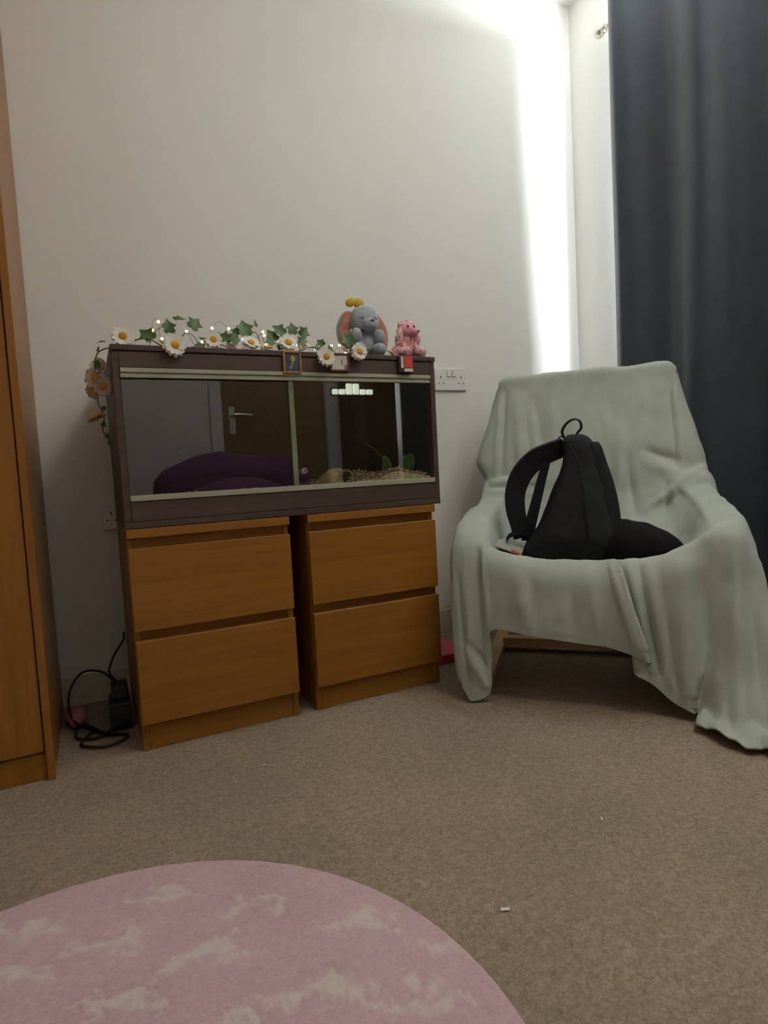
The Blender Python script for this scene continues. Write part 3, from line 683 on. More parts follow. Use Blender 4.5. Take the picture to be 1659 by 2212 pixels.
# pink poodle
px0, py0 = 0.893, 1.600; pz = VZ1+0.001
pd = thing('plush_poodle', 'small pink curly poodle soft toy at the right end of the vivarium top', 'soft toy', (px0, py0, pz))
def fluff(name, c, r, parent, amp=0.006, m='poodle', rot=None):
    return B().ell(c, r, rot, noise_amp=amp, nscale=95, sub=4).build(name, m, parent, smooth=True)
B().ell((px0, py0, pz+0.040), (0.024, 0.026, 0.040)).build('body', 'poodle2', pd, smooth=True)
ph_ = fluff('head', (px0+0.001, py0-0.008, pz+0.084), (0.027, 0.025, 0.023), pd, 0.003, 'poodle2')
fluff('topknot', (px0, py0-0.004, pz+0.099), (0.026, 0.024, 0.016), ph_)
B().ell((px0+0.007, py0-0.036, pz+0.074), (0.011, 0.019, 0.012), (0.25, 0, 0.15)).build('muzzle', 'poodle2', ph_, smooth=True)
B().ell((px0+0.012, py0-0.055, pz+0.072), (0.0045, 0.004, 0.004)).build('nose', 'plush_p', ph_, smooth=True)
for s in (-1, 1):
    B().ell((px0+0.001+s*0.010, py0-0.0315, pz+0.091), (0.003, 0.003, 0.0035), sub=2).build('eye', 'eye', ph_, smooth=True)
    fluff('ear', (px0+0.001+s*0.028, py0-0.008, pz+0.064), (0.012, 0.014, 0.030), pd, 0.005, rot=(0, -s*0.18, 0))
    B().cyl((px0+s*0.016, py0-0.014, pz+0.045), (px0+s*0.024, py0-0.036, pz+0.014), 0.008, 0.008, 12).build('arm', 'poodle2', pd, smooth=True)
    fluff('paw_pompom', (px0+s*0.027, py0-0.038, pz+0.016), (0.018, 0.017, 0.0145), pd, 0.004)
    fluff('hip_pompom', (px0+s*0.028, py0+0.004, pz+0.021), (0.020, 0.024, 0.020), pd, 0.004)

# ------------------------------------------------------------------ sockets, cables
def socket(cx, cz, label, name='wall_socket'):
    s = thing(name, label, 'socket', (cx, YW, cz)); yf = YW-0.012
    bx('faceplate', 'white', (cx-0.073, yf, cz-0.043), (cx+0.073, YW-0.0005, cz+0.043), s, 0.003, 2)
    for k_ in (-1, 1):
        q = B().box((cx+k_*0.011-0.0075, yf-0.005, cz+0.010), (cx+k_*0.011+0.0075, yf-0.0005, cz+0.034), 0.0015).build('rocker_switch', 'white', s)
        hc_ = cx+k_*0.047
        hb = B(); hb.box((hc_-0.002, yf-0.0006, cz+0.004), (hc_+0.002, yf+0.0005, cz+0.012)); hb.box((hc_-0.0145, yf-0.0006, cz-0.017), (hc_-0.0085, yf+0.0005, cz-0.0135)); hb.box((hc_+0.0085, yf-0.0006, cz-0.017), (hc_+0.0145, yf+0.0005, cz-0.0135))
        hb.build('pin_holes', 'hole', s)
        bx('neon_mark', 'redmark', (hc_+k_*0.018-0.0012, yf-0.0006, cz+0.004), (hc_+k_*0.018+0.0012, yf+0.0004, cz+0.007), s, 0)
    return s
socket(1.322, 1.0025, 'white double wall socket just right of the vivarium')
socket(0.112, 0.566, 'white double wall socket low on the wall, mostly hidden behind the vivarium')

# extension block and black cables on the floor by the wardrobe
ex = thing('power_adapter', 'black power adapter and plug lying against the left oak chest', 'adapter', (0.035, 1.80, 0))
bx('body', 'cable', (0.012, 1.74, 0.0), (0.066, 1.84, 0.075), ex, 0.006, 2)
bx('plug_block', 'cable', (0.020, 1.765, 0.075), (0.062, 1.825, 0.115), ex, 0.006, 2)
def cable(pts, label, r=0.0032, m='cable', name='cable'):
    o = B().tube(cat3(pts, 8), r, 8).build(name, m, None, smooth=True); return tag(o, label, 'cable')
cable([(0.072, 2.020, 0.20), (0.068, 1.99, 0.185), (0.040, 1.95, 0.155), (0.022, 1.90, 0.13), (0.022, 1.85, 0.125), (0.035, 1.81, 0.117)], 'short black cable rising from the adapter behind the left oak chest')
cable([(0.03, 1.80, 0.118), (0.0, 1.86, 0.135), (-0.05, 1.90, 0.13), (-0.085, 1.88, 0.085), (-0.08, 1.82, 0.03), (-0.03, 1.76, 0.008), (0.02, 1.70, 0.005)], 'black cable looping up between the wardrobe and the left chest')
cable([(0.03, 1.735, 0.02), (-0.02, 1.71, 0.006), (-0.07, 1.74, 0.006), (-0.06, 1.82, 0.012), (0.0, 1.715, 0.011), (0.05, 1.68, 0.006), (0.0, 1.64, 0.006), (-0.06, 1.68, 0.009), (-0.03, 1.74, 0.016)], 'black cable lying coiled on the carpet beside the wardrobe', 0.0036)
b_ = B().ell((-0.072, 1.86, 0.022), (0.028, 0.05, 0.0215), noise_amp=0.010, nscale=40); tag(b_.build('plastic_bag', 'pinkbag', None, smooth=True), 'crumpled pink plastic bag on the carpet behind the black cables', 'bag')
cable([(0.951, 1.93, 0.40), (0.958, 1.80, 0.305), (0.966, 1.72, 0.26), (0.974, 1.70, 0.18), (0.972, 1.70, 0.10), (0.975, 1.72, 0.038)], 'white cable curving down the side of the right oak chest', 0.003, 'white')
rd = thing('red_box', 'flat red plastic box on the carpet between the right chest and the armchair', 'box', (1.06, 1.79, 0))
bx('base', 'redplastic', (0.965, 1.70, 0.0), (1.14, 1.90, 0.022), rd, 0.003, 2); bx('lid', 'redplastic', (0.963, 1.698, 0.0225), (1.142, 1.902, 0.030), rd, 0.003, 2)

# ------------------------------------------------------------------ rug
RC, RR = Vector((-0.079, 0.589)), 0.493
def cloud_field():
    cl = [((370, 1922), 0.06), ((560, 1952), 0.055), ((770, 1985), 0.06), ((250, 2030), 0.065), ((450, 2055), 0.065), ((60, 2010), 0.06), ((680, 2130), 0.072), ((910, 2155), 0.065), ((265, 2155), 0.065), ((50, 2105), 0.055), ((945, 2025), 0.035), ((480, 2225), 0.06)]
    out = []
    for (x, y), s in cl:
        p = at(x, y, Z=0.013); out.append((p.x, p.y, s))
    # the same scatter goes on over the half of the rug below the picture
    for (x, y) in ((-0.42, 0.80), (-0.45, 0.58), (-0.30, 0.68), (-0.20, 0.52), (-0.36, 0.40), (-0.10, 0.36), (-0.24, 0.24), (0.08, 0.28), (0.20, 0.42), (-0.02, 0.16), (0.25, 0.28), (-0.40, 0.25)):
        out.append((x, y, 0.062))
    return out
CL = cloud_field()
def cloudval(x, y):
    best = -1
    dx = 0.030*noise.noise(Vector((x*20, y*20, 0)))+0.020*noise.noise(Vector((x*52, y*52, 5)))+0.010*noise.noise(Vector((x*120, y*120, 5))); dy = 0.030*noise.noise(Vector((x*20, y*20, 9)))+0.020*noise.noise(Vector((x*52, y*52, 15)))+0.010*noise.noise(Vector((x*120, y*120, 8)))
    for cx, cy, s in CL:
        u = (x+dx-cx)*Rv.x*1.0+(y+dy-cy)*Rv.y; v = -(x+dx-cx)*Rv.y+(y+dy-cy)*Rv.x
        for ou, ov_, rr in ((0, 0, 0.36), (-0.5, -0.12, 0.27), (0.5, -0.10, 0.27), (0.22, 0.22, 0.26), (-0.85, -0.2, 0.16), (0.85, -0.2, 0.16)):
            d = 1-math.hypot((u-ou*s)/1.0, (v-ov_*s)/0.9)/(rr*s); best = max(best, d)
    return best
def rug():
    nr, ns = 150, 300; vs, cv = [], []
    H = 0.013
    for i in range(nr+1):
        rr = RR*i/nr
        for j in range(ns):
            a = j/ns*2*math.pi; x = RC.x+rr*math.cos(a); y = RC.y+rr*math.sin(a)
            c = cloudval(x, y); k = max(0, min(1, c*1.7+0.12)); k = k*(0.75+0.25*noise.noise(Vector((x*90, y*90, 1))))
            edge = min(1, (RR-rr)/0.008); z = H*(0.35+0.65*math.sqrt(max(0, 1-(1-edge)**2)))
            groove = math.exp(-((c+0.10)/0.16)**2)*0.0030
            vs.append((x, y, z-groove*(1 if edge >= 1 else 0)+0.0008*noise.noise(Vector((x*60, y*60, 0))))); cv.append(max(0, k))
    fs = []
    for i in range(nr):
        for j in range(ns):
            k = (j+1) % ns; fs.append((i*ns+j, i*ns+k, (i+1)*ns+k, (i+1)*ns+j))
    n0 = len(vs)
    for j in range(ns):
        a = j/ns*2*math.pi; vs.append((RC.x+RR*math.cos(a), RC.y+RR*math.sin(a), 0.0005)); cv.append(0)
    for j in range(ns):
        k = (j+1) % ns; fs.append((nr*ns+j, nr*ns+k, n0+k, n0+j))
    me = bpy.data.meshes.new('round_rug'); me.from_pydata(vs, [], fs)
    at_ = me.attributes.new('cloud', 'FLOAT', 'POINT'); at_.data.foreach_set('value', cv)
    bm = bmesh.new(); bm.from_mesh(me); bmesh.ops.remove_doubles(bm, verts=bm.verts[:ns], dist=1e-6); bmesh.ops.recalc_face_normals(bm, faces=list(bm.faces)); bm.to_mesh(me); bm.free()
    for p in me.polygons: p.use_smooth = True
    return tag(obj('round_rug', me, 'rug'), 'round pale pink rug with cream cloud pattern on the taupe carpet', 'rug')
rug()
# scraps on the carpet
for (x, y, L_, w_, an, lab) in ((1091, 1963, 0.0072, 0.0028, -0.35, 'small white paper scrap on the carpet right of the pink rug'), (1300, 1768, 0.005, 0.0013, 0.9, 'tiny white shred on the carpet in front of the armchair'), (572, 1652, 0.007, 0.0018, -0.2, 'tiny pale shred on the carpet before the left chest')):
    p = at(x, y, Z=0.003); c_, s_ = math.cos(an), math.sin(an); b_ = B()
    q = [(p.x+c_*a*L_-s_*b*w_, p.y+s_*a*L_+c_*b*w_) for a, b in ((-1, -1), (0.9, -1.1), (1, 0.9), (-0.8, 1))]
    lo = [b_.bm.verts.new((x_, y_, 0.002)) for x_, y_ in q]; hi = [b_.bm.verts.new((x_, y_, 0.0032)) for x_, y_ in q]
    b_.bm.faces.new(hi); b_.bm.faces.new(lo[::-1])
    for i in range(4): b_.bm.faces.new((lo[i], lo[(i+1) % 4], hi[(i+1) % 4], hi[i]))
    tag(b_.build('paper_scrap', 'paper'), lab, 'scrap')

# ------------------------------------------------------------------ curtain and pole
XR_, XP, ZR = 1.918, 1.957, 2.336       # curtain plane, pole line
pole = thing('curtain_pole', 'nickel curtain pole with a rounded finial at the top of the window', 'curtain pole', (XP, 0.64, ZR))
B().cyl((XP, 1.792, ZR), (XP, -0.48, ZR), 0.0095, 0.0095, 16).build('rod', 'steel', pole, smooth=True, auto=40)
for s, y in ((1, 1.789), (-1, -0.478)):
    f = B(); f.tube([(XP, y, ZR), (XP, y+s*0.006, ZR), (XP, y+s*0.008, ZR), (XP, y+s*0.016, ZR), (XP, y+s*0.030, ZR), (XP, y+s*0.042, ZR), (XP, y+s*0.048, ZR)], [0.015, 0.016, 0.011, 0.016, 0.020, 0.016, 0.005], 18)
    f.build('finial', 'steel', pole, smooth=True)
    bk = B(); bk.tube(cat3([(XC-0.002, y-s*0.03, ZR-0.03), (XC-0.03, y-s*0.03, ZR-0.03), (XP, y-s*0.03, ZR-0.018)], 5), 0.006, 10); bk.cyl((XC-0.006, y-s*0.03, ZR-0.03), (XC-0.0005, y-s*0.03, ZR-0.03), 0.02, 0.022, 18)
    bk.build('bracket', 'steel', pole, smooth=True, auto=40)
CY0, CY1, CZT, CZB = 1.766, -0.45, 2.400, 0.045
def curt_x(y, z):
    """folds of an eyelet curtain: alternately before and behind the pole"""
    t_ = (CY0-y)/(CY0-CY1); k = (z-CZB)/(CZT-CZB)
    w1 = 0.034*math.cos((y-1.365)*2*math.pi/0.345)
    w1 = w1 if w1 < 0 else w1*1.15
    w2 = 0.0035*math.sin(y*47+0.5*z)+0.0015*math.sin(y*83-1.3*z)
    lim = min(1.0, (CY0-y)/0.10+0.25)
    ret = 0.042*max(0.0, 1-(CY0-y)/0.11)**1.6        # the outer edge turns back towards the wall
    return XR_ + ret - (w1*lim) - w2*(0.6+0.6*(1-k)) + 0.004*math.sin(z*3.1+y*6)
P = [[(curt_x(y, z), y + 0.006*math.sin(z*1.1+0.6)*(1-(z-CZB)/(CZT-CZB)), z) for y in np.linspace(CY0, CY1, 300)] for z in np.linspace(CZB, CZT, 46)]
ct = thing('curtain', 'dark navy eyelet curtain hanging closed over the window behind the armchair', 'curtain', (XR_, 0.64, CZB))
grid('drape', P, 'curtain', ct, solid=0.003)
for i in range(13):
    y = 1.536-i*0.1725*0.92
    if y < CY1+0.06: break
    e = B(); x_ = curt_x(y, ZR-0.03); sl = (curt_x(y+0.002, ZR-0.03)-curt_x(y-0.002, ZR-0.03))/0.004
    tdir = Vector((sl, 1, 0)).normalized()
    e.tube([Vector((x_, y, ZR-0.03))+tdir*0.024*math.cos(a)+Vector((0, 0, 0.024*math.sin(a)))+Vector((-0.001, 0, 0)) for a in np.linspace(0, 2*math.pi, 25)], 0.0042, 8)
    e.build('eyelet', 'chrome', ct, smooth=True)

# ------------------------------------------------------------------ armchair
AL = R(-43.6)
ru = Vector((math.cos(AL), math.sin(AL), 0)); wv_ = Vector((-ru.y, ru.x, 0))
AO = Vector((1.2028, 1.1859, 0))
def L3(u, v, z): return AO + ru*u + wv_*v + Vector((0, 0, z))
def chair():
    c = thing('armchair', 'bentwood birch armchair mostly hidden under a mint green throw', 'armchair', tuple(AO+wv_*0.38))
    W2 = 0.022
    prof = catmull([(0.46, 0.488), (0.41, 0.492), (0.26, 0.490), (0.11, 0.470), (0.030, 0.41), (0.012, 0.30), (0.012, 0.12), (0.03, 0.030), (0.09, 0.0125), (0.30, 0.0125), (0.52, 0.0125), (0.62, 0.0125)], 6)
    for s in (-1, 1):
        b = B(); b.strip([L3(s*0.318, p[0], p[1]) for p in prof], ru*W2, 0.024); b.build('side_frame', 'birch', c, smooth=True, auto=40)
        b = B(); b.strip([L3(s*0.262, v, z) for v, z in catmull([(0.045, 0.335), (0.12, 0.335), (0.30, 0.325), (0.42, 0.345), (0.515, 0.42), (0.580, 0.66), (0.618, 0.83), (0.630, 0.92)], 6)], ru*0.020, 0.024); b.build('seat_rail', 'birch', c, smooth=True, auto=40)
    b = B(); b.strip([L3(u, 0.452, 0.030) for u in np.linspace(-0.30, 0.30, 8)], wv_*0.022, 0.030); b.build('cross_rail', 'birch', c)
    for v, z in ((0.06, 0.300), (0.42, 0.290)):
        b = B(); b.strip([L3(u, v, z) for u in np.linspace(-0.29, 0.29, 6)], wv_*0.02, 0.022); b.build('seat_slat', 'birch', c)
    # cushion: one long pad bent from seat to back
    mid = catmull([(0.045, 0.330), (0.12, 0.330), (0.30, 0.328), (0.44, 0.340), (0.545, 0.45), (0.585, 0.70), (0.615, 0.85), (0.622, 0.915)], 5); P = []
    for i, q in enumerate(mid):
        p = np.array(q); t_ = np.array(mid[min(i+1, len(mid)-1)])-np.array(mid[max(i-1, 0)]); t_ = t_/np.linalg.norm(t_); n = np.array((-t_[1], t_[0]))
        endk = min(1, 0.25+min(i, len(mid)-1-i)/3); row = []
        for a in np.linspace(0, 2*math.pi, 25)[:-1]:
            uu = 0.255*math.copysign(abs(math.cos(a))**0.35, math.cos(a)); hh = 0.020*endk*math.copysign(abs(math.sin(a))**0.6, math.sin(a))
            row.append(L3(uu, p[0]+n[0]*hh, p[1]+n[1]*hh))
        P.append(row)
    grid('seat_cushion', P, 'cushion', c, close_u=True, cap=True)
chair()

# the throw: rows run from behind the back, over it, across the seat and down the front
FR = (-1, -.97, -.93, -.84, -.70, -.60, -.50, -.34, -.12, .06, .09, .12, .16, .27, .50, .60, .70, .84, .93, .97, 1)
def brow(l, r, v, z, dz=0.0, wrap=0.0, side=0.0):
    row = []
    for f in FR:
        u = (l+r)/2+f*(r-l)/2; e = abs(f); k = 1.0 if e == 1 else 0.45 if e > 0.95 else 0.12 if e > 0.9 else 0
        row.append((u, v+wrap*k, z-dz*k))
    return row
def arow(v, zl, zr, zs, zlo, xs=0.0):
    """a row across the arms and the seat between them"""
    return [(-.398, v, zlo), (-.388, v, zl-.13), (-.373, v, zl-.024), (-.356, v, zl), (-.294, v, zl), (-.279, v, zl-.028), (-.256, v+.01, zs+.035), (-.16, v+.01, zs+.004), (-.05, v+.01, zs), (.03, v+.01, zs), (.045, v+.01, zs), (.06, v+.01, zs),
            (.08, v+.01, zs), (.15, v+.01, zs+.004), (.246, v+.01, zs+.035), (.282+xs, v, zr-.028), (.298+xs, v, zr), (.358+xs, v, zr), (.377+xs, v, zr-.024), (.398, v, zr-.13), (.43, v, zlo+.02)]
ROWS = [
    brow(-.262, .262, .640, .62), brow(-.270, .272, .652, .86), brow(-.282, .284, .646, .945, .012), brow(-.293, .296, .622, .976, .016), brow(-.297, .302, .603, .968, .020, .005),
    brow(-.312, .316, .594, .910, 0, .030), brow(-.344, .342, .568, .805, 0, .045), brow(-.380, .368, .535, .690, 0, .04), brow(-.378, .374, .526, .655, 0, .03), brow(-.356, .380, .515, .608, 0, .03),
    [(-.362, .54, .56), (-.358, .51, .565), (-.350, .495, .568), (-.330, .49, .565), (-.285, .49, .560), (-.255, .495, .55), (-.225, .50, .535), (-.14, .50, .53), (-.04, .50, .525), (.03, .50, .525), (.045, .50, .525), (.06, .50, .525), (.08, .50, .525), (.14, .50, .53), (.215, .495, .545), (.255, .49, .56), (.29, .48, .572), (.35, .475, .578), (.377, .48, .572), (.390, .49, .565), (.396, .53, .55)],
    arow(.43, .524, .540, .435, .30, .010), arow(.26, .516, .522, .372, .22, .006), arow(.11, .499, .496, .362, .16, .002),
    [(-.390, .05, .12), (-.390, .045, .36), (-.374, .035, .462), (-.357, .035, .484), (-.296, .035, .478), (-.280, .03, .455), (-.262, .025, .41), (-.165, .02, .384), (-.05, .02, .376), (.03, .02, .376), (.045, .02, .378), (.06, .02, .378), (.08, .02, .378), (.15, .02, .388), (.225, .025, .414), (.272, .03, .450), (.30, .035, .472), (.348, .035, .484), (.372, .035, .455), (.392, .03, .36), (.425, .03, .20)],
    [(-.386, .02, .10), (-.391, .01, .32), (-.381, -.008, .425), (-.360, -.015, .450), (-.304, -.015, .443), (-.286, -.02, .430), (-.264, -.022, .418), (-.17, -.025, .397), (-.05, -.028, .388), (.03, -.032, .388), (.050, -.040, .394), (.055, -.030, .389), (.09, -.030, .391), (.15, -.028, .398), (.225, -.022, .427), (.272, -.018, .455), (.305, -.012, .470), (.345, -.008, .468), (.370, -.005, .425), (.392, .0, .33), (.42, .0, .18)],
    [(-.383, .0, .08), (-.389, -.01, .28), (-.382, -.028, .375), (-.364, -.038, .40), (-.306, -.038, .398), (-.284, -.045, .388), (-.268, -.052, .380), (-.17, -.060, .362), (-.05, -.064, .350), (.03, -.070, .350), (.066, -.088, .356), (.058, -.062, .345), (.095, -.063, .350), (.15, -.060, .360), (.225, -.052, .385), (.275, -.046, .41), (.31, -.040, .425), (.347, -.036, .420), (.374, -.028, .375), (.396, -.02, .29), (.43, -.02, .16)],
    [(-.380, -.0, .06), (-.385, -.028, .21), (-.381, -.040, .29), (-.362, -.050, .31), (-.302, -.050, .312), (-.283, -.054, .306), (-.272, -.060, .302), (-.17, -.074, .292), (-.05, -.078, .282), (.03, -.084, .281), (.083, -.106, .283), (.066, -.072, .272), (.105, -.075, .275), (.158, -.074, .285), (.225, -.066, .305), (.28, -.062, .325), (.318, -.058, .335), (.353, -.056, .330), (.382, -.048, .29), (.402, -.04, .23), (.445, -.04, .13)],
    [(-.374, -.012, .045), (-.379, -.040, .135), (-.374, -.048, .185), (-.354, -.056, .205), (-.296, -.056, .222), (-.280, -.057, .232), (-.275, -.060, .240), (-.17, -.076, .234), (-.05, -.080, .223), (.03, -.086, .218), (.100, -.113, .215), (.078, -.075, .205), (.118, -.078, .195), (.165, -.078, .195), (.225, -.082, .20), (.283, -.090, .215), (.322, -.097, .22), (.360, -.102, .215), (.390, -.105, .19), (.412, -.10, .15), (.455, -.09, .09)],
    [(-.368, -.022, .095), (-.371, -.046, .100), (-.366, -.052, .105), (-.346, -.058, .115), (-.290, -.056, .135), (-.278, -.056, .175), (-.2745, -.060, .218), (-.17, -.076, .213), (-.05, -.080, .199), (.03, -.086, .191), (.110, -.116, .178), (.083, -.076, .150), (.124, -.080, .130), (.168, -.083, .112), (.225, -.098, .10), (.275, -.118, .11), (.312, -.135, .115), (.350, -.148, .11), (.388, -.158, .10), (.416, -.155, .08), (.46, -.14, .05)],
    [(-.362, -.028, .075), (-.364, -.050, .070), (-.357, -.055, .060), (-.338, -.060, .045), (-.286, -.056, .062), (-.2775, -.056, .135), (-.2740, -.060, .209), (-.17, -.076, .204), (-.05, -.080, .190), (.03, -.086, .181), (.115, -.117, .160), (.085, -.077, .125), (.127, -.081, .100), (.170, -.086, .068), (.228, -.104, .045), (.252, -.140, .040), (.285, -.175, .042), (.328, -.20, .040), (.370, -.215, .038), (.415, -.21, .034), (.47, -.19, .025)],
    [(-.358, -.031, .060), (-.358, -.052, .048), (-.349, -.058, .026), (-.333, -.062, .004), (-.284, -.056, .030), (-.277, -.056, .105), (-.2735, -.060, .205), (-.17, -.076, .200), (-.05, -.080, .186), (.03, -.086, .177), (.118, -.118, .150), (.086, -.077, .110), (.128, -.082, .085), (.172, -.088, .045), (.232, -.108, .014), (.214, -.160, .010), (.245, -.205, .010), (.290, -.245, .010), (.340, -.275, .010), (.40, -.285, .010), (.48, -.24, .008)],
]
def throw():
    nu, nv = 9, 9
    cols = [catmull(r_, nu) for r_ in ROWS]
    G = np.array([catmull([c[j] for c in cols], nv) for j in range(len(cols[0]))]).transpose(1, 0, 2)   # rows, cols, 3
    nr, nc, _ = G.shape
    G0 = G.copy()
    du = np.gradient(G, axis=1); dv = np.gradient(G, axis=0); N = np.cross(du, dv); N /= np.linalg.norm(N, axis=2, keepdims=True)+1e-9
    flip = (N[:, :, 2] - N[:, :, 1]) < 0          # normals up / towards the sitter
    N[flip] *= -1
    U, V, Z = G0[:, :, 0], G0[:, :, 1], G0[:, :, 2]; T = (np.arange(nr)/nv)[:, None]*np.ones((1, nc))
    def ridge(a, b, wdt, amp):
        ax, az = a; bx_, bz = b; L2 = (bx_-ax)**2+(bz-az)**2; tc = np.clip(((U-ax)*(bx_-ax)+(Z-az)*(bz-az))/L2, 0, 1)
        d = np.hypot(U-ax-tc*(bx_-ax), Z-az-tc*(bz-az)); return amp*np.exp(-(d/wdt)**2)*(0.3+0.7*np.sin(math.pi*(tc*0.86+0.07)))
    BACK = [((.09, .46), (.12, .76), .017, .015), ((.05, .46), (.03, .72), .014, -.012), ((.15, .47), (.13, .66), .013, -.012), ((.19, .47), (.36, .61), .014, .020), ((.165, .45), (.33, .57), .011, -.015), ((.22, .50), (.37, .585), .009, .012), ((.235, .44), (.255, .56), .010, -.012), ((.27, .44), (.275, .54), .008, .010),
            ((.19, .68), (.29, .64), .016, -.013), ((.20, .63), (.28, .60), .018, .010), ((-.22, .58), (-.235, .90), .016, .010), ((-.19, .60), (-.20, .86), .012, -.008), ((-.13, .62), (-.17, .88), .018, -.008), ((-.10, .70), (-.11, .90), .02, .006), ((.285, .62), (.278, .95), .010, -.010), ((.30, .60), (.292, .95), .008, .006),
            ((-.29, .62), (-.272, .95), .010, -.011), ((-.315, .62), (-.285, .95), .008, .007), ((-.33, .56), (-.18, .545), .010, .010), ((-.33, .575), (-.16, .575), .008, -.008), ((-.32, .59), (-.20, .605), .012, .008), ((-.24, .66), (-.14, .69), .016, -.008), ((.0, .50), (-.04, .68), .014, .008), ((.17, .70), (.20, .92), .02, .007), ((.10, .78), (.06, .93), .025, -.006)]
    FRONT = [((.035, .40), (.095, .17), .008, .009), ((.075, .36), (.105, .20), .006, -.005), ((.078, .40), (.125, .12), .009, .012), ((.105, .39), (.145, .11), .008, -.012), ((.120, .40), (.165, .09), .009, .010), ((.150, .38), (.185, .08), .011, -.009), ((.20, .38), (.205, .08), .022, .013), ((.262, .42), (.240, .06), .026, -.022), ((.318, .44), (.318, .06), .020, .016), ((.352, .42), (.350, .05), .010, -.010), ((.378, .38), (.385, .05), .012, .010),
             ((-.290, .43), (-.281, .22), .006, .010), ((-.305, .42), (-.300, .10), .008, -.010), ((-.345, .44), (-.325, .03), .011, .008), ((-.362, .36), (-.345, .05), .008, -.007), ((-.345, .15), (-.295, .05), .008, .012), ((-.335, .17), (-.29, .10), .007, -.010), ((-.20, .37), (-.175, .23), .016, .007), ((-.165, .36), (-.15, .22), .012, -.007), ((-.10, .36), (-.085, .21), .014, .006), ((-.065, .37), (-.05, .20), .010, -.007), ((-.02, .37), (.005, .20), .012, .006)]
    D = np.zeros((nr, nc))
    for i in range(nr):
        for j in range(nc):
            u, v, z = G0[i, j]
            D[i, j] = (0.006*noise.noise(Vector((u*9, v*5, z*5)))+0.0026*noise.noise(Vector((u*32, v*14, z*12)))+0.0010*noise.noise(Vector((u*75, v*50, z*40))))*(0.4 if z < 0.03 else 1.0)
    kb = np.clip((T-4.6)/1.0, 0, 1)*np.clip((11.4-T)/0.7, 0, 1); kf = np.clip((T-14.6)/0.9, 0, 1)*np.where(Z > 0.03, 1.0, 0.35)
    for a, b, w_, am in BACK: D += kb*ridge(a, b, w_, am)
    for a, b, w_, am in FRONT: D += kf*ridge(a, b, w_, am)
    G = G0 + N*D[:, :, None]
    k = np.clip((T-18.2)/1.6, 0, 1)*((U > .20) & (V < -.10))        # ruffled puddle on the carpet
    NZ = np.array([[noise.noise(Vector((p[0]*18, p[1]*18, 2))) for p in row] for row in G0])
    G[:, :, 2] += k*(0.013*(0.5+0.5*np.sin(U*85+V*35))*(0.7+NZ)+0.006*(0.5+0.5*np.sin(U*160-V*60)))
    G[:, :, 1] += k*(0.012*np.sin(U*62)+0.006*np.sin(U*140))
    G[:, :, 2] = np.maximum(G[:, :, 2], 0.005)
    P = [[L3(*G[i, j]) for j in range(nc)] for i in range(nr)]
    o = grid('throw_blanket', P, 'throw', None, solid=0.004, offset=1.0)
    return tag(o, 'mint green throw draped over the whole armchair and spilling onto the carpet', 'throw')
throw()

